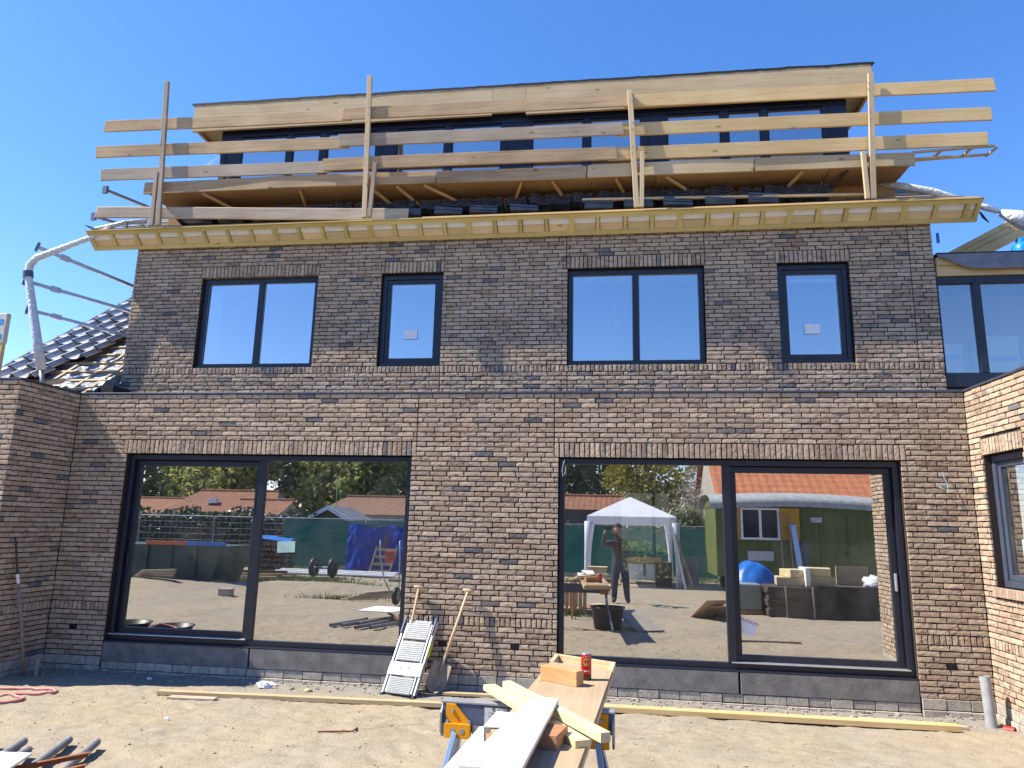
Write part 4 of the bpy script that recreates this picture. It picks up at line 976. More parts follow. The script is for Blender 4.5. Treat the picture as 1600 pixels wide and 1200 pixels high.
for (t, sgn) in ((.055, 1), (.985, -1)):
    tri = MB().poly([bpt(t, .039, .985), bpt(t+sgn*.055, .039, .985), bpt(t+sgn*.15, .039, .885), bpt(t, .039, .885)], tuple(nn*.008)); tri.build('bracket_plate', YEL, sh, bevel=.002)
    bx_ = bbox(min(t-sgn*.005, t+sgn*.15), max(t-sgn*.005, t+sgn*.15), .036, .062, .805, .884).build('bracket_block', YEL, sh, bevel=.004)
    for q in (.045, .10): MB().cyl(bpt(t+sgn*q, .062, .845), bpt(t+sgn*q, .064, .845), .015, n=12).build('bolt', GREYST, sh)
    for (q, z) in ((.04, .95), (.01, .893), (.14, .893)): MB().cyl(bpt(t+sgn*q, .046, z), bpt(t+sgn*q, .058, z), .010, n=8).build('bolt', STEEL, sh)
    e = t-sgn*.02
    MB().poly([bpt(e, -.06, .80), bpt(e, .02, .80), bpt(e, .065, .84), bpt(e, .065, .94), bpt(e, .0, .99), bpt(e, -.06, .99)], tuple(dx*(-sgn*.012))).build('end_plate', GREYST, sh, bevel=.002)
    bbox(min(t+sgn*.155, t+sgn*.26), max(t+sgn*.155, t+sgn*.26), .029, .036, .826, .874).build('web_plate', GREYST, sh)
    for sg in (1, -1):
        f_ = bpt(t-sgn*.07, sg*.30, 0); f_ = (f_[0], f_[1], gz(f_[0], f_[1])-.01)
        MB().beam(bpt(t+sgn*.06, sg*.045, .83), f_, .055, .03, tuple(dx)).build('leg', LEGSTEEL, sh, bevel=.003)
        MB().beam((f_[0], f_[1], f_[2]), (f_[0], f_[1], f_[2]+.03), .09, .07, (1, 0, 0)).build('foot', BLACK, sh)
dec = bbox(.28, .43, .036, .0375, .885, .975).build('sticker', mat('sticker_print', (.55, .56, .56), (.12, .13, .14), rough=.6, scale=34, lo=.40, hi=.46), sh)
# ---- timber trestle at the near end
tr_ = thing('timber_trestle', 'reddish timber trestle under the near end of the table', 'trestle', (-.38, -5.95, .2))
MB().beam((-.82, -5.95, .955), (.06, -5.93, .955), .07, .085).build('beam', RED_W, tr_, bevel=.003)
for x in (-.72, -.04):
    for sg in (1, -1): MB().beam((x, -5.94+sg*.03, .93), (x, -5.94+sg*.28, gz(x, -5.94+sg*.28)-.01), .06, .04, (1, 0, 0)).build('leg', RED_W, tr_)
# ---- things on the table
def slab(pts, z0, z1, m_, label, cat, name, group=None):
    return quadbox(MB(), pts, z0, z1).thing(name, m_, label, cat, group, bevel=.0015)
def stick(a, b, z, w_, h_, name, label):
    MB().beam((a[0], a[1], z+h_/2), (b[0], b[1], z+h_/2), w_, h_).thing(name, mat('raw_spruce', (.70, .58, .34), (.60, .47, .25), rough=.7, scale=3, stretch=(5, 5, 5)), label, 'timber', 'spruce laths on the table', bevel=.001)
stick((-.70, -4.41), (-.115, -5.42), TZ+.001, .075, .030, 'spruce_lath', 'lower of two crossed pale spruce laths on the table')
stick((-.585, -4.50), (-.015, -5.44), TZ+.032, .050, .042, 'spruce_lath', 'upper of two crossed pale spruce laths under the white board')
slab([(-.377, -4.93), (-.255, -4.945), (-.315, -6.05), (-.545, -6.05)], TZ+.075, TZ+.092, WHITE, 'long white painted board lying across the laths towards the camera', 'board', 'white_board')
slab([(-.376, -4.931), (-.256, -4.946), (-.316, -6.049), (-.544, -6.049)], TZ+.0755-.012, TZ+.0745, RED_W, 'brown backing sheet under the long white board', 'board', 'backing_sheet')
slab([(-.555, -5.06), (-.425, -5.07), (-.47, -5.325), (-.575, -5.33)], TZ+.034, TZ+.042, WHITE, 'short white board offcut beside the long white board', 'board', 'white_board')
slab([(-.592, -5.335), (-.573, -5.335), (-.500, -5.74), (-.45, -6.05), (-.634, -6.05)], TZ+.032, TZ+.040, WHITE, 'wide white board sticking out over the near table corner', 'board', 'white_board')
MB().box(-.56, -.40, -5.62, -5.40, TZ+.001, TZ+.03).thing('wood_offcut', RED_W, 'brown wood offcut under the white boards', 'wood offcut', bevel=.002)
MB().beam((-.52, -5.28, TZ+.015), (-.36, -5.75, TZ+.015), .07, .028).thing('wood_offcut', PLY_Y, 'thin plywood offcut showing between the white boards', 'wood offcut')
MB().beam((-.27, -5.48, TZ+.03), (-.23, -5.30, TZ+.03), .09, .06).thing('wood_offcut', RED_W, 'reddish wood block under the right edge of the long white board', 'wood offcut', bevel=.002)
bk = MB(); c0, c1 = Vector((-.430, -4.07, 0)), Vector((-.195, -4.225, 0)); d_ = (c1-c0).normalized(); n_ = Vector((-d_.y, d_.x, 0))*.075
bk.poly([tuple(c0+Vector((0, 0, TZ+.001))), tuple(c1+Vector((0, 0, TZ+.001))), tuple(c1+n_+Vector((0, 0, TZ+.001))), tuple(c0+n_+Vector((0, 0, TZ+.001)))], (0, 0, .088))
bk.thing('wood_block', wood('block_timber', (.62, .36, .17), (.50, .26, .10)), 'squared orange-brown wood block on the table beside the red can', 'wood block', bevel=.002)
cn = thing('drink_can', 'tall red drink can with gold emblem standing on the table', 'can', (-.143, -3.99, TZ))
cr_ = .033
MB().lathe((-.143, -3.99, TZ), [(0, .004), (.024, .004), (.027, 0), (cr_, .008), (cr_, .0365)], 24).build('base_band', mat('can_dark', (.10, .05, .045), rough=.3, metal=.6), cn, smooth=True)
MB().lathe((-.143, -3.99, TZ), [(cr_, .037), (cr_, .152), (.031, .158)], 24).build('body', mat('can_red', (.55, .02, .015), (.48, .016, .012), rough=.28, metal=.5, spec=.6), cn, smooth=True)
MB().lathe((-.143, -3.99, TZ), [(.031, .158), (.026, .167), (.027, .168), (.024, .165), (0, .164)], 24).build('lid', ALU, cn, smooth=True)
def curved(u0, u1, z0, z1, r_, nseg=10):
    m = MB(); return m.sheet(lambda u, v: (-.143+r_*math.cos(u0+(u1-u0)*u), -3.99+r_*math.sin(u0+(u1-u0)*u), TZ+z0+(z1-z0)*v), nseg, 2)
GOLD = mat('can_gold', (.50, .40, .10), (.25, .20, .06), rough=.4, scale=90)
em = MB(); cth = R(-82)
for ring, m_ in (((.0, .021), GOLD),):
    k = 22
    pts = [(-.143+(cr_+.0006)*math.cos(cth), -3.99+(cr_+.0006)*math.sin(cth), TZ+.112)] + [(-.143+(cr_+.0006)*math.cos(cth+math.cos(2*math.pi*i/k)*.62), -3.99+(cr_+.0006)*math.sin(cth+math.cos(2*math.pi*i/k)*.62), TZ+.112+.027*math.sin(2*math.pi*i/k)) for i in range(k)]
    em.add(pts, [(0, 1+i, 1+(i+1) % k) for i in range(k)])
em.build('emblem', GOLD, cn, smooth=True)
CW = mat('can_print', (.75, .45, .38), rough=.5)
curved(cth-.55, cth+.6, .052, .063, cr_+.0006).build('printed_band', CW, cn)
for i, q in enumerate((-.35, -.1, .15, .4)): curved(cth+q, cth+q+.12, .142, .151, cr_+.0006, 3).build('printed_letter', CW, cn)
# ---- folding aluminium step against the wall
lp = thing('folding_step', 'folded aluminium step ladder with ribbed treads leaning on the brick pier', 'step ladder', (-2.35, -.4, .06))
O_ = Vector((-2.585, -.40, .07)); Wv = Vector((.42, -.10, 0)); Uv = Vector((.14, .40, .78)); Nn = Wv.cross(Uv).normalized(); Nn = Nn if Nn.y < 0 else -Nn
Wn, Un = Wv.normalized(), Uv.normalized(); WL, UL = Wv.length, Uv.length
def sp(a, b, n_): return O_ + Wn*(a*WL) + Un*(b*UL) + Nn*n_
def sbox(a0, a1, b0, b1, n0, n1):
    P = [sp(a0, b0, n0), sp(a1, b0, n0), sp(a1, b1, n0), sp(a0, b1, n0), sp(a0, b0, n1), sp(a1, b0, n1), sp(a1, b1, n1), sp(a0, b1, n1)]
    return MB().add(P, [(3, 2, 1, 0), (4, 5, 6, 7), (0, 1, 5, 4), (1, 2, 6, 5), (2, 3, 7, 6), (3, 0, 4, 7)])
RIB = mat('ribbed_alu', (.36, .37, .37), (.22, .23, .23), rough=.6, metal=.2, scale=26, stretch=(1, 1, 3), bump=.5)
for (a0, a1, b0, b1) in ((0, .05, 0, 1.0), (.10, .14, .03, .94), (.86, .90, .03, .94), (.95, 1, 0, 1.0)): sbox(a0, a1, b0, b1, -.02, .035).build('stile', ALU, lp, bevel=.004)
for (b0, b1) in ((.02, .23), (.44, .70), (.725, .985)):
    t_ = sbox(.145, .855, b0, b1, .0, .038).build('tread', RIB, lp, bevel=.004)
    for i in range(9):
        q = b0+.012+i*(b1-b0-.02)/9; sbox(.16, .84, q, q+.008, .038, .042).build('rib', GREYST, t_)
sbox(.0, 1.0, .25, .415, .036, .046).build('label_plate', WHITE, lp, bevel=.003)
sbox(.14, .30, .375, .385, .047, .048).build('label_print', mat('yellow_print', (.7, .6, .1)), lp); sbox(.33, .37, .325, .352, .047, .048).build('label_print', GRYP, lp); sbox(.58, .64, .338, .365, .047, .048).build('label_print', GRYP, lp)
for a in (0, .95): sbox(a, a+.05, .80, 1.02, .03, .06).build('grip', BLUESTEEL, lp, bevel=.004); sbox(a-.01, a+.06, -.03, .02, -.03, .045).build('foot', BLACK, lp)
sbox(1.002, 1.012, .52, .70, -.03, .03).build('yellow_sticker', mat('lime_sticker', (.55, .58, .05)), lp)

# ---- two spades
def spade(label, top, bot, blade):
    t = thing('spade', label, 'spade', (bot[0], bot[1], .05), 'spades leaning on the wall')
    top, bot = Vector(top), Vector(bot); d = (bot-top).normalized()
    MB().tube([top, top.lerp(bot, .5)+Vector((0, .004, 0)), bot], [.016, .018, .019], 10).build('shaft', PINKW, t, smooth=True)
    MB().tube([top+Vector((-.065, 0, .012)), top+Vector((0, 0, .006)), top+Vector((.07, 0, -.004))], [.014, .019, .014], 8).build('handle', PINKW, t, smooth=True)
    if blade:
        sd = Vector((1, 0, 0)) - d*d.x; sd.normalize(); n_ = sd.cross(d).normalized(); n_ = n_ if n_.y < 0 else -n_
        def bl(u, v):
            wdt = .125*(1-.10*(1-v)) if v < .6 else .125*math.sqrt(max(0.02, 1-((v-.6)/.42)**2))
            q = (u-.5)*2
            return bot + d*(-.02+.33*v) + sd*(q*wdt) + n_*(.03*q*q - .012 + .006*abs(q))
        m = MB().sheet(bl, 10, 12); m.build('blade', DIRTST, t, smooth=True)
        o = t.children[-1]; md = o.modifiers.new('solid', 'SOLIDIFY'); md.thickness = .004
        MB().tube([bot-d*.12, bot+d*.02, bot+d*.12], [.021, .024, .008], 8).build('socket', DIRTST, t, smooth=True)
    return t
spade('round-mouthed spade leaning on the brick pier right of the step ladder', (-1.685, -.05, 1.215), (-1.93, -.21, .385), True)
spade('spade with pale handle standing behind the step ladder', (-2.30, -.045, 1.235), (-2.42, -.10, .40), True)

# ---- planks on the sand
def ground_plank(a, b, w_, h_, m_, label, lift=.0):
    za, zb = gz(*a), gz(*b); z = max(za, zb)+h_/2+lift
    MB().beam((a[0], a[1], za+h_/2+lift+.006), (b[0], b[1], zb+h_/2+lift+.006), w_, h_).thing('ground_plank', m_, label, 'plank', 'planks on the sand', bevel=.003)
ground_plank((-4.95, -1.02), (-1.72, -.80), .085, .045, PALE, 'left pale plank lying on the sand in front of the left door')
ground_plank((-.20, -.58), (3.48, -.62), .13, .055, FRESH, 'right long plank lying on the sand in front of the right door', .012)
ground_plank((-1.9, -.30), (-.9, -.26), .07, .03, PALE, 'short splintered lath lying at the foot of the brick pier')
ground_plank((-1.05, -.40), (-.35, -.36), .13, .04, GREY_T2, 'short grey board lying behind the table end')
ground_plank((-4.72, -1.18), (-4.2, -1.14), .10, .02, GREY_T2, 'small grey board beside the left pale plank')
ground_plank((2.6, -.43), (3.62, -.47), .10, .03, GREY_T2, 'grey plank end behind the right long plank', .0)
# ---- hose
hz = [(-7.4, -1.05), (-6.9, -1.15), (-6.5, -1.10), (-6.15, -1.13), (-6.03, -1.24), (-6.12, -1.36), (-6.4, -1.50), (-6.75, -1.62), (-7.3, -1.80)]
def smooth_path(p, n=6):
    out = []
    for i in range(len(p)-1):
        p0, p1, p2, p3 = [Vector((*q, 0)) for q in (p[max(i-1, 0)], p[i], p[i+1], p[min(i+2, len(p)-1)])]
        for k in range(n):
            t = k/n; out.append(.5*((2*p1)+(-p0+p2)*t+(2*p0-5*p1+4*p2-p3)*t*t+(-p0+3*p1-3*p2+p3)*t*t*t))
    out.append(Vector((*p[-1], 0))); return out
def lay_tube(p, r_, n=6): return [(q.x, q.y, gz(q.x, q.y)+r_*.85) for q in smooth_path(p, n)]
MB().tube(lay_tube(hz, .017), .017, 8).thing('garden_hose', HOSE, 'thick pink hose looped on the sand at the left edge', 'hose', 'hoses at the left edge', smooth=True)
MB().tube(lay_tube([(-6.45, -1.46), (-6.2, -1.56), (-6.05, -1.66), (-6.1, -1.82), (-6.5, -2.1), (-7.2, -2.3)], .016), .016, 8).thing('garden_hose', HOSE, 'thin pink hose branch curling toward the lower left corner', 'hose', 'hoses at the left edge', smooth=True)
# ---- grey pipes, board and rusty bars at the lower left
PO = ['leftmost', 'second', 'third', 'fourth', 'rightmost']
for i, (x, y, r_, hh) in enumerate(((-4.80, -3.36, .031, .0), (-4.58, -3.33, .033, .005), (-4.36, -3.54, .034, .01), (-4.29, -3.20, .031, .0), (-4.03, -3.22, .031, .01))):
    ex, ey = x+.34, y-.95; z0 = gz(x, y)+r_+hh+.012; z1 = gz(ex, ey)+r_+.02
    p = MB(); p.tube([(x, y, z0), (ex, ey, z1)], r_, 14, cap=False).tube([(ex, ey, z1), (x, y, z0)], r_*.85, 14, cap=False)
    p.cyl((x+.008, y-.02, z0), (x+.01, y-.03, z0), r_*.86, n=14)
    p.thing('drain_pipe', PIPE, '%s of the dusty grey pipe ends in the lower left corner' % PO[i], 'pipe', 'grey pipes in the lower left corner', smooth=False)
slab([(-3.90, -4.05), (-4.6, -4.12), (-4.5, -4.9), (-3.62, -4.9)], .395, .412, WHITE, 'white board corner lying over the grey pipes at the lower left', 'board', 'white_board')
for i, (a, b) in enumerate((((-3.68, -3.76, .345), (-4.1, -4.45, .36)), ((-3.62, -3.86, .30), (-3.9, -4.5, .32)))):
    m = MB().beam(a, b, .035, .006).beam((a[0]-.014, a[1], a[2]-.016), (b[0]-.014, b[1], b[2]-.016), .006, .035)
    m.thing('angle_bar', RUST, ('upper' if i == 0 else 'lower') + ' rusty angle bar lying across the grey pipes', 'steel bar', 'rusty angle bars')
# ---- stub pipe at the right corner
pv = thing('stub_pipe', 'upright grey drain pipe stub in the right corner', 'pipe', (3.93, -.30, 0))
m = MB().tube([(3.945, -.30, -.05), (3.92, -.30, .56)], .053, 20, cap=False).tube([(3.92, -.30, .56), (3.922, -.30, .50)], .047, 20, cap=False); m.build('pipe', PVC, pv, smooth=True)
MB().lathe((3.92, -.30, .553), [(.053, 0), (.047, .0015)], 20).build('rim', PVC, pv)
MB().cyl((4.03, -.36, .045), (4.10, -.42, .05), .052, n=18).thing('pipe_cap', RED, 'red pipe cap on the ground beside the drain pipe stub', 'pipe cap', smooth=False)
MB().tube([(3.42, -.40, .10), (3.52, -.36, .10), (3.62, -.34, .07)], .012, 6).thing('metal_offcut', ALU, 'small shiny metal offcut near the right drain pipe stub', 'offcut')
# ---- leaning pole at the left
lp2 = thing('leaning_pole', 'thin dirty pole with white taped top leaning in the left corner', 'pole', (-7.07, -.5, .03))
MB().tube([(-7.06, -.50, .02), (-7.10, -.60, .60), (-7.15, -.72, 1.2)], [.022, .019, .014], 8).build('shaft', DIRTST, lp2, smooth=True)
MB().tube([(-7.15, -.72, 1.2), (-7.19, -.82, 1.72)], [.013, .011], 8).build('upper_rod', mat('dark_rod', (.06, .055, .055), rough=.6), lp2, smooth=True)
MB().cyl((-7.148, -.715, 1.18), (-7.158, -.74, 1.29), .017, n=8).build('tape', WHITE, lp2)
MB().beam((-6.98, -.42, .02), (-6.99, -.40, .25), .04, .03).thing('short_stake', GREY_Z, 'short grey stake beside the leaning pole', 'stake')
# ---- cables on the facade
CAB = mat('cable_grey', (.30, .32, .34), rough=.5)
MB().tube([(-.53, .03, 2.83), (-.545, -.01, 2.77), (-.56, -.02, 2.68), (-.55, -.03, 2.61), (-.52, -.025, 2.66), (-.515, -.02, 2.73)], .006, 6).thing('cable_loop', CAB, 'grey cable loop hanging at the top left corner of the right door', 'cable')
MB().tube([(3.78, .01, 2.55), (3.80, -.03, 2.53), (3.855, -.04, 2.515), (3.86, -.035, 2.58), (3.83, -.03, 2.66), (3.825, -.02, 2.72)], .0055, 6).thing('cable_end', mat('cable_blue', (.25, .42, .58), rough=.5), 'pale blue cable end sticking out of the wall right of the right door', 'cable')
MB().tube([(-1.09, .01, 2.34), (-1.07, -.03, 2.27), (-1.05, -.04, 2.18), (-1.03, -.03, 2.14)], .005, 6).thing('cable_end', CAB, 'short grey cable end on the pier between the doors', 'cable')
# ---- rubble and litter
def scatter(n, fn, smin, smax, seed):
    rg = random.Random(seed); m = MB()
    for i in range(n):
        x, y = fn(rg); s_ = rg.uniform(smin, smax)*(.6+rg.random()**3); z = gz(x, y)
        m.blob((x, y, z+s_*.25), (s_*rg.uniform(.6, 1.2), s_*rg.uniform(.6, 1.2), s_*rg.uniform(.4, .7)), 5, .25, rg)
    return m
m = scatter(900, lambda g: (g.uniform(-7.2, 4.1), -.02-.42*g.random()**1.6), .008, .026, 4)
o = m.build('rubble', mat('rubble', (.36, .33, .29), (.16, .145, .13), rough=.95, scale=9)); tag(o, 'mortar crumbs and rubble along the foot of the wall', None, kind='stuff')
m = scatter(1300, lambda g: (g.uniform(-7, 4), g.uniform(-3.6, -.4)), .004, .013, 5)
o = m.build('sand_clods', mat('sand_clods', (.44, .35, .24), (.30, .235, .16), rough=.95, scale=9)); tag(o, 'small clods and crumbs lying on the sand', None, kind='stuff')
def litter(x, y, r_, m_, label, seed):
    rg = random.Random(seed); MB().blob((x, y, gz(x, y)+r_*.3), (r_, r_*.6, r_*.4), 9, .35, rg).thing('litter', m_, label, 'litter')
litter(-4.0, -.42, .11, PLASTIC_W, 'crumpled clear plastic on the ground left of the step ladder', 1)
litter(-3.45, -.45, .05, PALE, 'small wood chip on the ground between left door and step ladder', 2)
litter(-4.15, -2.1, .022, WHITE, 'white scrap on the sand left of centre', 3)
litter(-2.35, -2.25, .03, PALE, 'pale scrap on the sand in front of the sawhorse', 4)
litter(-3.1, -.75, .05, DIRTST, 'dark stone on the sand beside the left plank', 6)
MB().beam((-2.55, -2.35, gz(-2.55, -2.35)+.015), (-2.25, -2.3, gz(-2.25, -2.3)+.015), .012, .012).beam((-2.25, -2.3, gz(-2.25, -2.3)+.015), (-2.27, -2.12, gz(-2.27, -2.12)+.015), .012, .012).thing('rusty_wire', RUST, 'bent rusty wire piece on the sand', 'wire')
litter(-5.55, -.30, .035, WHITE, 'white scrap at the foot of the left door', 7)

# ================================================================== the garden behind the camera (seen in the panes)
# ---- photographer
def person():
    P = {'pel': ((.28, -9.25, 1.10), .15), 'bel': ((.28, -9.24, 1.28), .145), 'che': ((.27, -9.22, 1.52), .155), 'nk': ((.25, -9.18, 1.74), .062), 'hd0': ((.24, -9.15, 1.86), .085), 'hd1': ((.235, -9.135, 1.97), .098), 'hd2': ((.235, -9.14, 2.07), .075),
         'sl': ((.09, -9.20, 1.65), .088), 'el': ((-.12, -9.00, 1.60), .068), 'wl': ((-.085, -8.90, 1.88), .036), 'hl': ((-.085, -8.875, 1.95), .040),
         'sr': ((.46, -9.21, 1.64), .088), 'er': ((.46, -8.99, 1.50), .068), 'wr': ((.15, -8.90, 1.88), .036), 'hr': ((.12, -8.875, 1.95), .040),
         'pl': ((.18, -9.25, 1.03), .12), 'kl': ((.15, -9.20, .66), .092), 'al': ((.14, -9.26, .30), .072), 'fl': ((.12, -9.10, .245), .045),
         'pr': ((.39, -9.25, 1.03), .12), 'kr': ((.43, -9.22, .66), .092), 'ar': ((.46, -9.28, .30), .072), 'fr': ((.49, -9.12, .245), .045)}
    E_ = [('pel', 'bel'), ('bel', 'che'), ('che', 'nk'), ('nk', 'hd0'), ('hd0', 'hd1'), ('hd1', 'hd2'), ('che', 'sl'), ('sl', 'el'), ('el', 'wl'), ('wl', 'hl'), ('che', 'sr'), ('sr', 'er'), ('er', 'wr'), ('wr', 'hr'),
          ('pel', 'pl'), ('pl', 'kl'), ('kl', 'al'), ('al', 'fl'), ('pel', 'pr'), ('pr', 'kr'), ('kr', 'ar'), ('ar', 'fr')]
    for side, h, sg in (('l', 'hl', 1), ('r', 'hr', -1)):
        b = Vector(P[h][0])
        for i in range(4):
            a1 = b + Vector((sg*.018, .006-.004*i, .022-.018*i)); a2 = a1 + Vector((sg*.035, .012, .004))
            P[side+'f%da' % i] = (tuple(a1), .011); P[side+'f%db' % i] = (tuple(a2), .008); E_ += [(h, side+'f%da' % i), (side+'f%da' % i, side+'f%db' % i)]
        t1 = b + Vector((sg*.02, -.012, -.05)); P[side+'t'] = (tuple(t1), .011); E_.append((h, side+'t'))
    keys = list(P); me = bpy.data.meshes.new('body')
    org = Vector((.3, -9.2, .2))
    me.from_pydata([tuple(Vector(P[k][0])-org) for k in keys], [(keys.index(a), keys.index(b)) for a, b in E_], [])
    o = bpy.data.objects.new('person_tmp', me); COL.objects.link(o); md = o.modifiers.new('skin', 'SKIN')
    for i, k in enumerate(keys):
        sv = me.skin_vertices[0].data[i]; r_ = P[k][1]; sv.radius = (r_*1.15, r_*.8) if k in ('pel', 'bel', 'che') else (r_, r_); sv.use_root = (k == 'pel')
    sb = o.modifiers.new('sub', 'SUBSURF'); sb.levels = 2; sb.render_levels = 2
    dg = bpy.context.evaluated_depsgraph_get(); dg.update()
    nm = bpy.data.meshes.new_from_object(o.evaluated_get(dg)); bpy.data.objects.remove(o)
    for m_ in (mat('hoodie', (.075, .075, .085), (.05, .05, .055), rough=.9, scale=12), mat('jeans', (.035, .045, .075), (.025, .03, .05), rough=.9, scale=14), mat('skin', (.48, .30, .22), rough=.6), mat('shoes', (.05, .045, .04), rough=.7)): nm.materials.append(m_)
    for p in nm.polygons:
        c = p.center + org; p.use_smooth = True
        if c.z < .33: p.material_index = 3
        elif c.z < 1.13 and not (c.y > -9.05): p.material_index = 1
        elif c.z > 1.76 and c.y < -9.02: p.material_index = 2
        elif c.y > -8.935 and c.z > 1.86: p.material_index = 2
        else: p.material_index = 0
    nm.name = 'person'; po = bpy.data.objects.new('person', nm); COL.objects.link(po); po.location = org
    tag(po, 'person in grey hoodie and dark jeans holding up a phone, seen in the glass', 'person')
    h = MB().blob((.235, -9.165, 2.035), (.098, .105, .095), 14, .06, random.Random(3)); h.build('hair', mat('brown_hair', (.06, .04, .03), rough=.8), po, smooth=True)
    f = MB().blob((.235, -9.035, 1.955), (.014, .022, .022), 8, 0)
    f.build('nose', MATS['skin'], po, smooth=True)
    ey = MB()
    for sx in (-.035, .035): ey.blob((.235+sx, -9.046, 1.985), (.013, .008, .008), 8, 0)
    ey.build('eyes', mat('eye_dark', (.03, .025, .02), rough=.3), po, smooth=True)
    MB().box(.21, .26, -9.046, -9.038, 1.905, 1.912).build('mouth', mat('lips', (.30, .12, .10), rough=.6), po)
    ea = MB()
    for sx in (-1, 1): ea.blob((.235+sx*.10, -9.135, 1.965), (.014, .025, .035), 8, 0)
    ea.build('ears', MATS['skin'], po, smooth=True)
    ph = MB().box(-.075, .085, -8.842, -8.834, 1.955, 2.03).thing('phone', BLACK, 'dark phone held up by the person reflected in the right door', 'phone', bevel=.004)
person()

# ---- trees
def leaves(center, rad, nclump, nleaf, size, seed, clump=.28, gap=.0):
    g = np.random.default_rng(seed); d = g.normal(size=(nclump, 3)); d /= np.linalg.norm(d, axis=1)[:, None]
    c = d*(g.random((nclump, 1))**(1/2.2)); c = c*np.array(rad)+np.array(center)
    k = g.integers(0, nclump, nleaf); cs = g.uniform(.5, 1.3, nclump)
    p = c[k] + g.normal(size=(nleaf, 3))*np.array(rad)*clump*.6*cs[k][:, None]
    u = g.normal(size=(nleaf, 3)); u /= np.linalg.norm(u, axis=1)[:, None]; v = np.cross(u, g.normal(size=(nleaf, 3))); v /= np.linalg.norm(v, axis=1)[:, None]
    s_ = size*g.uniform(.6, 1.4, (nleaf, 1)); u *= s_; v *= s_*.6
    V = np.stack([p-u, p-v*.9, p+u, p+v*.9], axis=1).reshape(-1, 3)
    return V, [(4*i, 4*i+1, 4*i+2, 4*i+3) for i in range(nleaf)]
def tree(name, label, base, h, rad, cz, m_, seed, nleaf=5000, size=.16, nclump=70, group=None, bark=None, clump=.28):
    t = thing(name, label, 'tree', base, group); rg = random.Random(seed); bx, by, bz = base
    mt = MB(); tops = []
    lean = rg.uniform(-.3, .3)
    mt.tube([(bx, by, bz-.1), (bx+lean*.3, by, bz+h*.3), (bx+lean, by+rg.uniform(-.2, .2), bz+h*.62), (bx+lean*1.2, by, bz+h*.92)], [h*.022, h*.017, h*.010, h*.003], 7)
    for i in range(9):
        z = h*rg.uniform(.28, .75); a = rg.uniform(0, 6.28); r_ = rad[0]*rg.uniform(.5, .95); q = (bx+lean*z/h, by, bz+z)
        mt.tube([q, (q[0]+r_*.5*math.cos(a), q[1]+r_*.5*math.sin(a), q[2]+r_*.35), (q[0]+r_*math.cos(a), q[1]+r_*math.sin(a), q[2]+r_*.8)], [h*.008, h*.005, h*.0015], 5)
    mt.build('trunk', bark or mat('bark', (.09, .07, .055), (.05, .04, .03), rough=.95, scale=5), t)
    V, F = leaves((bx, by, bz+cz), rad, nclump, nleaf, size, seed, clump)
    mb = MB(); mb.v = [tuple(p) for p in V]; mb.f = F; mb.build('crown', m_, t)
    return t
LF = [mat('leaf_green', (.38, .42, .14), (.24, .28, .09), rough=.7, scale=1.2, trans=.45), mat('leaf_spring', (.50, .52, .18), (.33, .36, .12), rough=.7, scale=1.2, trans=.45), mat('leaf_dark', (.22, .26, .12), (.13, .16, .07), rough=.75, scale=1.2, trans=.35)]
WIL = mat('willow_yellow', (.34, .30, .05), (.20, .18, .03), rough=.7, scale=1.5, trans=.3); BLO = mat('blossom', (.50, .46, .42), (.30, .25, .22), rough=.8, scale=2, trans=.3)
TN = ['first', 'second', 'third', 'fourth', 'fifth', 'sixth', 'seventh', 'eighth', 'ninth', 'tenth', 'eleventh', 'twelfth']
k = 0
for i, x in enumerate((-49, -44, -39.5, -35.5, -31, -27, -23, -19, -15.5, -11.5)):
    y = -50+2.5*math.sin(i*2.1); hh = 11.5+1.3*math.sin(i*1.7)
    tree('woodland_tree', '%s green woodland tree from the left above the red roofs in the glass' % TN[i], (x, y, .1), hh, (3.4, 3.2, hh*.42), hh*.56, LF[(i*2+1) % 3 if i % 4 else 1], 30+i, 6500, .26, 80, 'woodland trees behind the red roofs')
for i, (x, y, hh) in enumerate(((-6.5, -46, 9.5), (-3.2, -44, 10.5), (-.9, -46, 10.0))):
    tree('pine_tree', '%s dark pine from the left reflected at the top left of the right door' % TN[i], (x, y, .1), hh, (1.9, 1.9, hh*.40), hh*.60, LF[2], 60+i, 3200, .2, 46, 'dark pines')
tree('willow_tree', 'yellow-green willow reflected above the white party tent', (2.6, -40, .1), 7.4, (2.6, 2.4, 2.7), 4.6, WIL, 71, 6000, .15, 80)
tree('young_tree', 'thin bare-looking young tree reflected right of the willow', (5.2, -44, .1), 6.2, (1.3, 1.3, 2.4), 3.9, LF[1], 72, 900, .13, 30)
tree('blossom_tree', 'white blossoming tree reflected left of the green wagon', (4.35, -24, .1), 4.9, (1.25, 1.2, 1.7), 3.2, BLO, 73, 5200, .055, 70)
tree('garden_bush', 'dark leafy bush reflected behind the tent right leg', (3.1, -20.5, .1), 2.9, (.9, .7, 1.2), 1.5, LF[2], 74, 3000, .09, 40)
for i, x in enumerate((8.5, 12.5, 17)):
    tree('background_tree', '%s tree from the left far behind the green wagon' % TN[i], (x, -42-i, .1), 8.5, (3, 3, 3.6), 5, LF[i % 2], 80+i, 4500, .22, 70, 'trees behind the wagon')
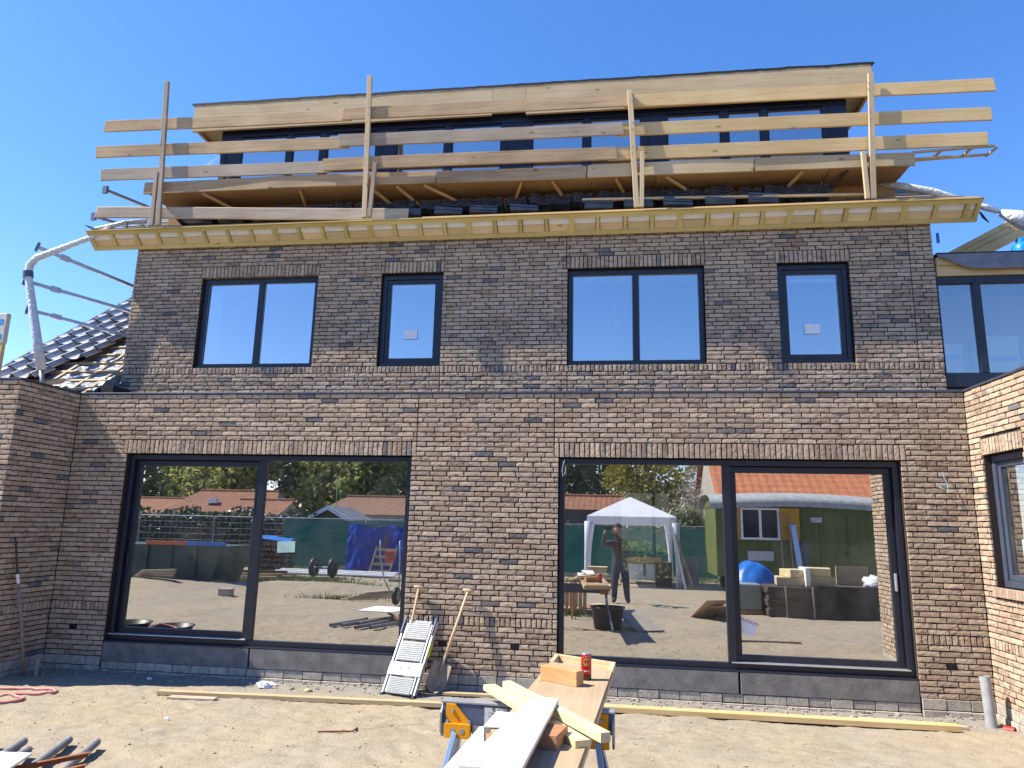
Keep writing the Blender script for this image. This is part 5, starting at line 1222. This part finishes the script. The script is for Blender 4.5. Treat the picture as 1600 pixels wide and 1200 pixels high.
def hedge(name, label, x0, x1, y0, y1, z0, z1, m_, seed, n):
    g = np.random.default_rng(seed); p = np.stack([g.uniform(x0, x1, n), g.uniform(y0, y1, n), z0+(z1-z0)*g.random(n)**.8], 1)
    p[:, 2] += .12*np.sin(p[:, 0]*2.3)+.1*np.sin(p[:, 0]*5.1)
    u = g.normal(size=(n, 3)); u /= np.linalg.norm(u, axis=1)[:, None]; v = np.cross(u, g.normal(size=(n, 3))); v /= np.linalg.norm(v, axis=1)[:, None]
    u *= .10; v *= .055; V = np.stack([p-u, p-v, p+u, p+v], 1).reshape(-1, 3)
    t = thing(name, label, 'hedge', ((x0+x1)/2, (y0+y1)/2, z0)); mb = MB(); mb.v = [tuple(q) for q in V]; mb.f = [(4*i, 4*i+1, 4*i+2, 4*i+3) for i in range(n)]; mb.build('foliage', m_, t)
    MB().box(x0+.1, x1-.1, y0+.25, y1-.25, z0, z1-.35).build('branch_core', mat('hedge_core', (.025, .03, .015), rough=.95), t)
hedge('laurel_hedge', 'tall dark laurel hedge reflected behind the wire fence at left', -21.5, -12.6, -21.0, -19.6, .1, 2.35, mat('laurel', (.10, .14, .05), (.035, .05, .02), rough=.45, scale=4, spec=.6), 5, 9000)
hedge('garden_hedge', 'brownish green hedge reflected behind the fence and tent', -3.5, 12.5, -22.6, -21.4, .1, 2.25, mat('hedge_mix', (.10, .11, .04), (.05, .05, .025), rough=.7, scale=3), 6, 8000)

# ---- houses and sheds behind
def tile_roof_mat(name, c1, c2):
    return mat(name, c1, c2, rough=.85, scale=3, bump=.3, bscale=14)
def gable_house(name, label, x0, x1, y0, depth, eave, ridge, wm, rm, win=(), gableface=False, hip=0., roofl=None):
    t = thing(name, label, 'house', ((x0+x1)/2, y0, .1)); yb = y0-depth; ym = (y0+yb)/2
    MB().box(x0+.2, x1-.2, yb+.2, y0-.2, .05, eave).build('wall', wm, t)
    if not gableface:
        rf = MB(); n = 26
        def rs(u, v, sg):
            x = x0+(x1-x0)*u; e = hip*(1-abs(2*u-1))*0
            yy = (y0 if sg > 0 else yb)*(1-v)+ym*v
            xx = x if hip == 0 else (x0+hip*v)+((x1-hip*v)-(x0+hip*v))*u
            return (xx, yy, eave+(ridge-eave)*v+.03*((v*14) % 1)+.02*abs(math.sin(x*math.pi/.3)))
        nu = max(8, int((x1-x0)/.15)); rf.sheet(lambda u, v: rs(u, v, 1), nu, 28); rf.sheet(lambda u, v: rs(u, v, -1), 8, 8)
        ro = rf.build('roof', rm, t)
        MB().poly([(x0+.2, y0-.2, eave-.02), (x0+.2, yb+.2, eave-.02), (x0+.2+hip*.8, ym, ridge-.1)], (.04, 0, 0)).build('gable', wm, t)
        MB().poly([(x1-.2, y0-.2, eave-.02), (x1-.2, yb+.2, eave-.02), (x1-.2-hip*.8, ym, ridge-.1)], (-.04, 0, 0)).build('gable', wm, t)
        MB().tube([(x0+hip, ym, ridge+.05), (x1-hip, ym, ridge+.05)], .09, 8).build('ridge_tiles', rm, ro)
        for (wx, wv) in (roofl or ()):
            c = rs((wx-x0)/(x1-x0), wv, 1); MB().box(c[0]-.35, c[0]+.35, c[1]-.1, c[1]+.3, c[2]-.05, c[2]+.28).build('roof_window', WHITE, ro)
    else:
        xm = (x0+x1)/2
        MB().poly([(x0, y0, eave), (xm, y0, ridge), (x1, y0, eave)], (0, -depth, 0)).build('gable', wm, t)
        for (a, b) in (((x0-.3, eave-.12), (xm, ridge+.08)), ((xm, ridge+.08), (x1+.3, eave-.12))):
            MB().poly([(a[0], y0+.3, a[1]), (b[0], y0+.3, b[1]), (b[0], y0+.3, b[1]+.12), (a[0], y0+.3, a[1]+.12)], (0, -depth-.5, 0)).build('roof', rm, t)
            MB().poly([(a[0], y0+.31, a[1]-.06), (b[0], y0+.31, b[1]-.06), (b[0], y0+.31, b[1]+.13), (a[0], y0+.31, a[1]+.13)], (0, .04, 0)).build('bargeboard', WHITE, t)
    for (wx, wz, ww, wh) in win:
        f = MB().box(wx, wx+ww, y0-.2, y0-.15, wz, wz+wh).build('window', WHITE, t); MB().box(wx+.08, wx+ww-.08, y0-.149, y0-.14, wz+.08, wz+wh-.08).build('pane', mat('dark_pane', (.03, .035, .04), rough=.1, spec=.8), f)
    return t
RR = tile_roof_mat('red_brown_tiles', (.28, .125, .065), (.19, .085, .05)); RR2 = tile_roof_mat('brown_tiles', (.24, .13, .08), (.165, .09, .06)); ORT = tile_roof_mat('orange_tiles', (.52, .20, .09), (.42, .15, .065))
HW = mat('pale_wall', (.42, .38, .32), rough=.9); DW = wood('dark_boards', (.12, .10, .085), (.07, .06, .05), axis=2)
gable_house('bungalow', 'low bungalow with long red-brown roof and two roof windows, reflected at left', -31.2, -22.6, -37.5, 6, 2.45, 4.05, HW, RR, [(-29, 1.0, 1.2, 1.2)], hip=1.2, roofl=[(-28.0, .42), (-24.4, .40)])
gable_house('bungalow', 'low red-roofed bungalow reflected at the far left edge of the left door', -40, -31.4, -38.5, 6, 2.3, 3.45, HW, RR, [(-36, 1.0, 1.2, 1.2)])
gable_house('bungalow', 'small red-roofed house with pale gable reflected beside the door mullion', -25.2, -21.2, -35, 5, 2.2, 3.35, HW, RR, [(-24, .9, 1.0, 1.1)])
gable_house('bungalow', 'brown-roofed bungalow reflected above the blue tarpaulin', -19.2, -10.5, -36, 7, 2.5, 3.75, HW, RR2, [(-16, 1.0, 1.2, 1.2)], hip=1.0)
gable_house('garden_shed', 'small shed with white bargeboard gable reflected above the green netting', -13.3, -11.1, -21.5, 2.5, 1.95, 2.5, DW, FELT_G, gableface=True)
gable_house('timber_barn', 'dark timber barn with red roof reflected left of the party tent', -6.5, .9, -30, 5, 2.95, 3.75, DW, RR)
gable_house('tiled_house', 'house with bright orange tiled roof reflected above the green wagon', 3.9, 12.5, -17.6, 7.5, 2.95, 5.9, HW, ORT)
MB().cyl((-12.9, -24, .1), (-12.95, -24, 4.15), .03, .018, n=8).thing('flag_pole', mat('pole_green', (.35, .45, .35), rough=.5), 'thin pale flag pole reflected above the shed gable', 'pole')

# ---- wire fence panels with netting
NET = sheer_mat('green_netting', (.015, .16, .13), .82)
def fence_panel(x0, x1, y, net, label):
    t = thing('fence_panel', label, 'fence panel', ((x0+x1)/2, y, .15), 'construction fence panels'); z0, z1 = .22, 2.12
    f = MB(); f.tube([(x0, y, z0), (x0, y, z1), (x1, y, z1), (x1, y, z0), (x0, y, z0)], .02, 6); f.build('frame', STEEL, t)
    w_ = MB(); n = int((x1-x0)/.22)
    for i in range(1, n): xx = x0+(x1-x0)*i/n; w_.tube([(xx, y, z0), (xx, y, z1)], .0035, 3, False)
    for i in range(1, 8): zz = z0+(z1-z0)*i/8; w_.tube([(x0, y, zz), (x1, y, zz)], .0035, 3, False)
    w_.build('wire_mesh', STEEL, t)
    if net: MB().sheet(lambda u, v: (x0+(x1-x0)*u, y+.03+.02*math.sin(9*u+3*v), z0+.02+(z1-z0-.06)*v+.015*math.sin(14*u)), 20, 6).build('netting', NET, t)
    for xx in (x0, x1): MB().box(xx-.1, xx+.1, y-.3, y+.3, .12, .25).build('foot_block', CONC, t, bevel=.02)
fx_ = [-22.6, -19.3, -16.0, -12.9, -9.5, -6.1, -2.7, .7, 4.1, 7.5, 10.9, 14.3]
for i in range(len(fx_)-1):
    fence_panel(fx_[i]+.03, fx_[i+1]-.03, -18.5, fx_[i] > -13.2, '%s construction fence panel from the left%s' % (TN[i], ' with green netting' if fx_[i] > -13.2 else ' without netting'))
# ---- party tent
tn = thing('party_tent', 'white party tent with draped legs reflected in the right door', 'tent', (.75, -15.7, .2))
tx0, tx1, ty0, ty1 = -.68, 2.16, -14.3, -17.1; tzE, tzA = 2.38, 3.06
TW = mat('tent_white', (.80, .82, .86), (.72, .75, .82), rough=.6, scale=2, trans=.35)
cx_, cy_ = (tx0+tx1)/2, (ty0+ty1)/2
MB().add([(tx0, ty0, tzE), (tx1, ty0, tzE), (tx1, ty1, tzE), (tx0, ty1, tzE), (cx_, cy_, tzA)], [(0, 1, 4), (1, 2, 4), (2, 3, 4), (3, 0, 4)]).build('canopy', TW, tn)
vl = MB()
for (a, b) in (((tx0, ty0), (tx1, ty0)), ((tx1, ty0), (tx1, ty1)), ((tx1, ty1), (tx0, ty1)), ((tx0, ty1), (tx0, ty0))):
    vl.sheet(lambda u, v, a=a, b=b: (a[0]+(b[0]-a[0])*u, a[1]+(b[1]-a[1])*u+.012*math.sin(30*u), tzE-.005-.24*v), 18, 2)
vl.build('valance', TW, tn)
for (x, y, sx) in ((tx0+.04, ty0-.03, -1), (tx1-.04, ty0-.03, 1), (tx1-.04, ty1+.03, 1), (tx0+.04, ty1+.03, -1)):
    MB().cyl((x, y, .15), (x, y, tzE), .02, n=8).build('leg', WHITE, tn)
    MB().tube([(x-sx*.02, y, 2.2), (x+sx*.02, y, 1.5), (x+sx*.06, y, .8), (x+sx*.10, y, .2)], [.14, .09, .06, .05], 8).build('drape', TW, tn, smooth=True)
wb = thing('workbench', 'pale workbench with timber stock under the party tent', 'workbench', (1.2, -16, .2))
MB().box(.35, 2.05, -16.3, -15.7, .88, .93).build('top', FRESH, wb); MB().box(.40, 1.15, -16.25, -15.75, .33, .86).build('cabinet', WHITE, wb); MB().box(1.25, 2.0, -16.25, -15.75, .33, .86).build('cabinet', WHITE, wb)
for x in (.42, 1.98): MB().box(x-.03, x+.03, -16.2, -15.8, .15, .34).build('leg', GREYST, wb)
for i in range(4): MB().box(.4+.1*i, 1.9-.05*i, -16.2+.1*i, -16.12+.1*i, .931, .97+.03*i).thing('timber_board', FRESH, '%s timber board from the back on the workbench under the tent' % TN[i], 'timber', 'boards on the workbench')

# ---- green wagon
wg = thing('green_wagon', 'green gypsy wagon with yellow shutters and rounded pale roof, reflected in the right door', 'wagon', (5.2, -13.1, .2))
GRN = mat('wagon_green', (.10, .13, .03), (.08, .105, .025), rough=.6, scale=2); GRL = mat('wagon_trim', (.40, .42, .40), rough=.6)
wx0, wx1, wy0, wy1 = 3.02, 7.45, -12.0, -14.3
MB().box(wx0, wx1, wy1, wy0, .75, 2.70).build('body', GRN, wg)
for i in range(1, 15): xx = wx0+(wx1-wx0)*i/15; MB().box(xx-.006, xx+.006, wy0, wy0+.008, .76, 2.69).build('board_batten', GRN, wg)
def wroof(u, v):
    x = wx0-.16+(wx1-wx0+.32)*u; a = math.pi*v; bow = .10*math.sin(math.pi*u)
    return (x, (wy0+wy1)/2+1.28*math.cos(a), 2.66+bow+.38*math.sin(a)**.7)
MB().sheet(wroof, 20, 18).build('roof', GRL, wg, smooth=True)
MB().sheet(lambda u, v: (wroof(u, 0)[0], wy0+.135, 2.60+.10*math.sin(math.pi*u)+.14*v), 20, 1).build('roof_edge', GRL, wg)
for xx in (wx0-.02, wx1+.02):
    pts = [(xx, (wy0+wy1)/2+1.15*math.cos(math.pi*j/12), 2.68+.34*math.sin(math.pi*j/12)**.7) for j in range(13)]; MB().poly(pts, (.04 if xx < 5 else -.04, 0, 0)).build('roof_gable', GRN, wg)
wf = MB(); fr(wf, 3.72, 4.78, 1.77, 2.66, .06, wy0+.002, wy0+.05); wf.box(4.22, 4.29, wy0+.002, wy0+.05, 1.83, 2.60); wfo = wf.build('window', WHITE, wg)
for (a, b) in ((3.78, 4.22), (4.29, 4.72)): MB().box(a, b, wy0+.01, wy0+.02, 1.83, 2.60).build('pane', MATS['dark_pane'], wfo)
for (a, b) in ((3.42, 3.71), (4.79, 5.32)): MB().box(a, b, wy0+.002, wy0+.03, 1.77, 2.66).build('shutter', mat('shutter_yellow', (.55, .30, .02), (.45, .24, .02), rough=.6), wg)
dd = MB(); fr(dd, 5.85, 6.65, .78, 2.55, .05, wy0+.002, wy0+.03); dd = dd.build('door', GRN, wg); MB().box(6.5, 6.56, wy0+.031, wy0+.06, 1.42, 1.5).build('handle', BLACK, dd)
SGN = mat('faded_sign', (.55, .56, .58), (.25, .27, .32), rough=.7, scale=16, stretch=(1, 1, 4), lo=.42, hi=.5)
MB().box(3.88, 4.58, wy0+.01, wy0+.025, 1.20, 1.46).build('sign', SGN, wg); MB().box(5.62, 5.92, wy0+.031, wy0+.036, 2.28, 2.42).build('sign', SGN, wg)
for x in (3.7, 6.8):
    for y in (wy0-.15, wy1+.15): wh = MB().cyl((x, y-.06, .48), (x, y+.06, .48), .30, n=20).build('wheel', BLACK, wg); MB().cyl((x, y+.061, .48), (x, y+.07, .48), .13, n=14).build('hub', GREYST, wh)
for i, (a, b, w_) in enumerate((((4.72, -11.5, .2), (4.78, -11.92, 2.55), .03), ((5.0, -11.5, .2), (5.02, -11.92, 2.5), .03), ((5.22, -11.4, .2), (5.12, -11.9, 2.2), .14), ((5.42, -11.4, .2), (5.36, -11.85, 1.7), .10))):
    MB().beam(a, b, w_, .04, (1, 0, 0) if i < 2 else (0, 1, 0)).thing('leaning_board', (DIRTST, DIRTST, ALU, BLUESTEEL)[i], ('thin rod leaning on the yellow shutter of the wagon, left of two', 'thin rod leaning on the yellow shutter of the wagon, right of two', 'pale metal profile leaning on the green wagon', 'short blue-grey profile leaning on the green wagon')[i], 'profile')

# ---- materials stacked in front of the wagon
st = thing('board_stack', 'dark stack of boards on bearers reflected in front of the green wagon', 'board stack', (4.7, -7.9, .2))
DB = wood('dark_stack_boards', (.10, .08, .065), (.06, .045, .035))
for i in range(9): MB().box(3.42+rng.uniform(-.03, .03), 5.9+rng.uniform(-.05, .05), -8.5, -7.35+rng.uniform(-.03, .03), .23+i*.068, .29+i*.068).build('board', DB, st)
for x in (3.78, 4.34): MB().beam((x, -7.28, .18), (x, -7.30, .86), .05, .03, (1, 0, 0)).build('upright', GREY_Z, st)
MB().sheet(lambda u, v: (4.45+1.5*u, -7.30-.02*math.sin(9*u), .22+.66*v), 16, 6).build('black_wrap', BLACK, st)
IY = mat('cream_insulation', (.62, .52, .30), (.52, .42, .22), rough=.7, scale=4)
for i, (x, y, z, w_, h_, a) in enumerate(((4.02, -7.9, .845, .62, .18, 8), (4.10, -7.9, 1.03, .40, .16, -12), (4.62, -7.8, .845, .55, .22, 5), (4.60, -7.8, 1.07, .50, .17, 14), (4.30, -7.75, .845, .10, .40, 0))):
    m_ = MB().box(-w_/2, w_/2, -.28, .28, 0, h_); Mx = Matrix.Translation((x, y, z)) @ Matrix.Rotation(R(a), 4, 'Z'); m_.v = [tuple(Mx @ Vector(p)) for p in m_.v]
    m_.thing('insulation_board', IY if i < 4 else WHITE, ('lower left cream insulation pack on the dark board stack', 'upper left cream insulation pack on the dark board stack', 'lower right cream insulation pack on the dark board stack', 'upper right cream insulation pack on the dark board stack', 'upright white panel between the insulation packs')[i], 'insulation', 'insulation packs on the board stack', bevel=.01)
def tarp(u, v):
    a = 2*math.pi*u; r_ = 1-(1-v)**1.6; h_ = 1.30-.52*v**2.2+.07*mnoise.noise((3*math.cos(a)*v, 3*math.sin(a)*v, 1))+.03*abs(mnoise.noise((8*math.cos(a)*v, 8*math.sin(a)*v, 4)))
    return (3.35+.62*v*math.cos(a)*(1+.06*math.sin(5*a)), -8.7+.55*v*math.sin(a), h_)
MB().sheet(tarp, 48, 18).thing('blue_tarp', mat('tarp_blue', (.02, .18, .60), (.015, .12, .45), rough=.35, scale=5, bump=.5, bscale=7, bdist=.03), 'bright blue tarpaulin mound reflected in front of the wagon', 'tarpaulin', smooth=True)
tp_ = thing('wrapped_pack', 'teal plastic-wrapped pallet load under the blue tarpaulin mound', 'pallet load', (3.1, -8.2, .2))
MB().box(2.80, 3.36, -9.1, -7.7, .30, .85).build('load', mat('teal_wrap', (.16, .28, .28), (.30, .30, .24), rough=.4, scale=4), tp_, bevel=.03); MB().box(2.78, 3.38, -9.1, -7.7, .17, .29).build('pallet', GREY_T, tp_)
for i, (x, y, rx) in enumerate(((2.05, -6.8, 35), (2.30, -7.0, 20))):
    m_ = MB().box(-.28, .28, -.4, .4, 0, .012); Mx = Matrix.Translation((x, y, .36-.03*i)) @ Matrix.Rotation(R(-30+18*i), 4, 'Z') @ Matrix.Rotation(R(rx), 4, 'X'); m_.v = [tuple(Mx @ Vector(p)) for p in m_.v]
    m_.thing('cardboard_sheet', mat('cardboard', (.48, .32, .22), (.40, .27, .18), rough=.8), ('left' if i == 0 else 'right') + ' sheet of pinkish cardboard leaning on the sand in the reflection', 'cardboard', 'cardboard sheets')
rg_ = random.Random(8)
MB().blob((5.75, -7.6, .95), (.30, .25, .16), 14, .25, rg_).thing('plastic_heap', PLASTIC_W, 'crumpled white plastic on the right end of the board stack', 'plastic', smooth=True)
MB().box(5.2, 5.9, -8.6, -8.55, .85, 1.25).thing('chipboard_panel', mat('chipboard', (.50, .36, .20), rough=.8), 'tan chipboard panel standing behind the plastic heap', 'panel')
ground_plank((2.15, -3.6), (3.1, -3.5), .10, .03, DIRTST, 'dark plank on the sand reflected low in the right door')

# ---- things around the table
tub = thing('mortar_tub', 'black mortar tub on the sand beside the table', 'tub', (-.02, -4.62, .2))
zt_ = gz(-.02, -4.62); MB().lathe((-.02, -4.62, zt_), [(0, .012), (.24, 0), (.29, .36), (.32, .37), (.32, .39), (.28, .385), (.235, .02), (0, .02)], 26).build('shell', BLACK, tub, smooth=True)
rmp = MB().beam((.35, -5.2, gz(.35, -5.2)+.30), (.75, -4.45, gz(.75, -4.45)+.03), .55, .018); rmp.thing('ramp_board', mat('board_grey', (.34, .31, .27), rough=.85), 'grey board sloping down beside the black mortar tub', 'board')
crt = thing('slatted_crate', 'tall slatted wooden crate beside the table', 'crate', (-.72, -6.6, .2))
for i in range(6): MB().beam((-.95+i*.09, -6.42, .2), (-.98+i*.098, -6.42, .92), .06, .014, (0, 1, 0)).build('slat', PALE_Z, crt); MB().beam((-.95+i*.09, -6.88, .2), (-.98+i*.098, -6.88, .92), .06, .014, (0, 1, 0)).build('slat', PALE_Z, crt)
for z in (.3, .8): MB().box(-1.0, -.46, -6.87, -6.43, z, z+.04).build('shelf', PALE, crt)
# ---- left part of the garden
ct = thing('waste_container', 'dark green waste container with orange and blue rim reflected at left', 'container', (-11.6, -9.6, .3))
CG = mat('container_green', (.04, .075, .06), (.03, .055, .045), rough=.5, scale=3)
MB().poly([(-13.4, -9.0, .25), (-10.5, -9.0, .25), (-10.1, -9.0, 1.30), (-13.8, -9.0, 1.30)], (0, -1.6, 0)).build('hull', CG, ct)
for x in (-13.0, -12.3, -11.6, -10.9): MB().beam((x, -8.97, .3), (x, -8.97, 1.28), .06, .05, (1, 0, 0)).build('rib', CG, ct)
MB().box(-12.35, -11.2, -9.05, -8.93, 1.30, 1.40).build('orange_rim', mat('orange_rim', (.60, .17, .06), rough=.5), ct); MB().box(-11.19, -10.1, -9.05, -8.93, 1.30, 1.40).build('blue_rim', BLUE, ct)
for i in range(4): MB().beam((-12.3+.1*i, -8.6+.06*i, .50+.05*i), (-11.2+.05*i, -8.5+.05*i, .52+.06*i), .16, .04).thing('scrap_board', GREY_T2, '%s board of the scrap pile in front of the green container' % ('lowest', 'second', 'third', 'top')[i], 'board', 'scrap boards')
for i in range(5): MB().beam((-13.6, -11.9-.13*i, .25+.08*(i % 3)), (-10.0+.1*i, -12.1-.13*i, .30+.08*(i % 3)), .12, .07).thing('stacked_plank', (GREY_T2, GREY_T, DB)[i % 3], '%s plank from the front of the low timber pile reflected at left' % TN[i], 'plank', 'low timber pile')
for i in range(3): MB().beam((-11.6+.1*i, -15.0-.2*i, .26+.04*i), (-7.1, -14.7-.2*i, .26+.04*i), .18, .04).thing('white_plank', WHITE, '%s long white plank from the front reflected across the left door' % TN[i], 'plank', 'long white planks')
lg = thing('log_pile', 'stack of cut logs under a small blue tarpaulin reflected at the door mullion', 'log pile', (-12.2, -16.3, .15))
for i in range(9):
    for j in range(6):
        rr = .085+rng.uniform(-.015, .012); MB().cyl((-12.85+i*.16+(j % 2)*.08, -16.5, .24+j*.185), (-12.85+i*.16+(j % 2)*.08, -16.0+rng.uniform(-.04, .04), .24+j*.185), rr, n=9).build('log', mat('log_end', (.16, .11, .075), (.09, .065, .05), rough=.9, scale=8, objrand=.3), lg)
MB().sheet(lambda u, v: (-13.0+1.6*u, -16.65+.75*v, 1.42+.05*math.sin(5*u)-.12*abs(2*v-1)**2), 12, 6).thing('blue_cover', BLUE, 'small blue tarpaulin over the log pile', 'tarpaulin')
MB().sheet(lambda u, v: (-9.7+2.3*u, -17.0+.10*math.sin(7*u)+.10*mnoise.noise((u*7, v*3, 2))+.05*mnoise.noise((u*16, v*9, 5))-.2*v, .2+1.68*v+.06*math.sin(11*u)*v), 60, 24).thing('blue_sheet', mat('sheet_blue', (.015, .05, .34), (.01, .035, .26), rough=.3, scale=3, bump=.5, bscale=5, bdist=.03), 'large deep blue tarpaulin hanging on the fence reflected in the left door', 'tarpaulin', smooth=True)
ax = thing('wheel_axle', 'pair of black wheels joined by an axle reflected in front of the green netting', 'wheel set', (-9.3, -14, .2))
for x in (-9.62, -8.98): MB().lathe((0, 0, 0), [(.19, -.07), (.30, -.075), (.33, 0), (.30, .075), (.19, .07)], 20).v; m_ = MB().lathe((0, 0, 0), [(.17, -.07), (.29, -.075), (.32, 0), (.29, .075), (.17, .07), (.17, -.07)], 20); m_.v = [(x+p[2], -14+p[0], .52+p[1]) for p in m_.v]; m_.build('wheel', BLACK, ax, smooth=True)
MB().cyl((-9.62, -14, .52), (-8.98, -14, .52), .03).build('axle', STEEL, ax)
MB().beam((-8.35, -16.6, .2), (-8.05, -16.75, 1.55), .32, .05, (1, 0, 0)).thing('slab_board', mat('bark_board', (.20, .12, .07), (.11, .07, .045), rough=.95, scale=6, bump=.5), 'rough bark board leaning on the fence netting', 'board')
pl = thing('pallet', 'small pale pallet leaning on the blue tarpaulin reflection', 'pallet', (-8.1, -16.2, .2))
for i in range(4): MB().beam((-8.5+.06*i, -16.3-.08*i, .3+.25*i), (-7.7+.04*i, -16.3-.08*i, .3+.25*i), .03, .10, (0, 0, 1)).build('slat', GREY_T2, pl)
for x in (-8.5, -7.75): MB().beam((x, -16.25, .2), (x+.15, -16.55, 1.15), .08, .04, (1, 0, 0)).build('stringer', GREY_T2, pl)
wbw = thing('wheelbarrow', 'upturned wheelbarrow with red tray and black wheel reflected at the left door edge', 'wheelbarrow', (-4.9, -7.1, .2))
m_ = MB().lathe((0, 0, 0), [(.10, -.05), (.17, -.055), (.20, 0), (.17, .055), (.10, .05), (.10, -.05)], 22); m_.v = [(-4.72+p[2], -7.0+p[0], .40+p[1]) for p in m_.v]; wl = m_.build('wheel', BLACK, wbw, smooth=True); MB().cyl((-4.77, -7.0, .40), (-4.67, -7.0, .40), .09, n=14).build('rim', GREYST, wl)
for dx_ in (-.22, .14): MB().tube([(-4.72+dx_*.4, -7.0, .40), (-4.85+dx_, -7.15, .75), (-4.95+dx_*1.3, -7.3, 1.25), (-4.95+dx_*1.3, -7.25, 1.6)], .016, 8).build('frame_tube', STEEL, wbw, smooth=True)
MB().box(-5.08, -4.86, -7.22, -7.17, 1.12, 1.38).build('tray', mat('tray_red', (.50, .09, .05), rough=.5), wbw, bevel=.02); MB().box(-4.92, -4.68, -7.18, -7.02, .70, .76).build('platform', DIRTST, wbw)
for i in range(5): MB().beam((-6.15+.12*i, -7.4-.06*i, gz(-6.1, -7.4)+.03+.035*i), (-4.95+.05*i, -7.9-.06*i, gz(-5, -7.9)+.10+.045*i), .09, .028).thing('loose_lath', (PALE, GREY_T2)[i % 2], '%s lath of the loose pile left of the wheelbarrow in the reflection' % ('lowest', 'second', 'third', 'fourth', 'top')[i], 'lath', 'loose laths')
for i, x in enumerate((-7.62, -6.88)):
    z_ = gz(x, -1.85); MB().lathe((x, -1.85, z_), [(0, .012), (.25, 0), (.31, .19), (.335, .20), (.335, .215), (.30, .21), (.245, .02), (0, .02)], 24).thing('black_tub', BLACK, ('left' if i == 0 else 'right') + ' black tub on the sand reflected at the foot of the left door', 'tub', 'black tubs', smooth=True)
MB().tube([(-7.05, -1.62, .20), (-7.08, -1.58, .33), (-7.0, -1.7, .36), (-6.85, -1.85, .30), (-6.7, -1.70, .30), (-6.6, -1.55, .18)], .022, 8).thing('hose_end', HOSE, 'pink hose end hanging out of the black tub', 'hose', smooth=True)
MB().box(-8.95, -8.65, -7.0, -6.8, gz(-8.8, -6.9)-.02, gz(-8.8, -6.9)+.16).thing('loose_block', BLOCK, 'single grey brick block on the sand in the left reflection', 'block', bevel=.01)
# ---- grass
g = np.random.default_rng(2); n = 9000
pt = []
for (x, y, sx, sy, w_) in ((-10.9, -13.2, 2.2, .5, 3000), (-9.9, -11.2, 1.2, .35, 1300), (-8.2, -11.6, 1.5, .5, 700), (-6.4, -8.2, .8, .35, 500), (-14, -17.8, 4, .5, 2500), (-.8, -6.3, .35, .25, 220), (5, -17.4, 5, .5, 1500)):
    pt.append(np.stack([g.normal(x, sx*.6, w_), g.normal(y, sy*.6, w_)], 1))
pt = np.concatenate(pt); V = []; F = []
for i, (x, y) in enumerate(pt):
    z = ground_z(x, y, True) - .01; h_ = .05+.12*g.random(); a = g.random()*6.28; l = g.normal(0, .05, 2); k = len(V)
    V += [(x-.012*math.cos(a), y-.012*math.sin(a), z), (x+.012*math.cos(a), y+.012*math.sin(a), z), (x+l[0], y+l[1], z+h_)]; F.append((k, k+1, k+2))
me = bpy.data.meshes.new('grass'); me.from_pydata(V, [], F); o = link('grass', me, mat('grass_blade', (.12, .19, .03), (.07, .11, .02), rough=.7, scale=1)); tag(o, 'tufts of green grass on the sand in the reflections', None, kind='stuff')

# ---- street side behind the house, seen through the rear window
sw = thing('street_wall', 'pale brick garden wall beyond the rear window of the right house', 'wall', (1.5, 22, 0))
MB().box(-6, 9, 22, 22.3, -.1, 5.5).build('wall', mat('street_brick', (.40, .36, .28), (.26, .25, .2), rough=.9, scale=7, stretch=(1, 1, 3)), sw)
hedge('street_hedge', 'green hedge in front of the street wall beyond the rear window', -4, 7, 18.8, 20, -.05, 1.5, LF[1], 9, 5000)

for i, (x, y, w_, h_, m_, lab_) in enumerate(((1.75, -14.9, .5, .75, DB, 'dark cabinet standing under the right side of the party tent'), (-.35, -15.2, .6, .55, PALE, 'pale crate standing under the left side of the party tent'), (2.75, -16.3, .5, .9, GREYST, 'grey steel box standing right of the party tent'))):
    bx3 = thing('storage_box', lab_, 'box', (x, y, .18)); MB().box(x-w_/2, x+w_/2, y-.25, y+.25, .18, .18+h_).build('case', m_, bx3, bevel=.01); MB().box(x-w_/2-.015, x+w_/2+.015, y-.265, y+.265, .18+h_+.001, .20+h_).build('lid', m_, bx3, bevel=.004)
for i, (a, b) in enumerate((((2.35, -14.0, .18), (2.0, -14.25, 2.1)), ((2.6, -14.1, .18), (2.12, -14.2, 1.8)))):
    MB().beam(a, b, .06, .03, (0, 1, 0)).thing('leaning_pole', (WHITE, GREY_T2)[i], ('white' if i == 0 else 'grey') + ' pole leaning on the right leg of the party tent', 'pole', 'poles leaning on the tent')
for i in range(3):
    m_ = MB().box(-.35, .35, -.2, .2, 0, .05+.03*i); Mx = Matrix.Translation((-.55+.25*i, -6.9-.25*i, gz(-.5, -7)+.005)) @ Matrix.Rotation(R(25*i-20), 4, 'Z'); m_.v = [tuple(Mx @ Vector(p)) for p in m_.v]
    m_.thing('board_offcut', (PLY_Y, RED_W, PALE)[i], ('plywood', 'reddish', 'pale')[i] + ' board offcut on the sand beside the slatted crate', 'board', 'board offcuts by the crate')
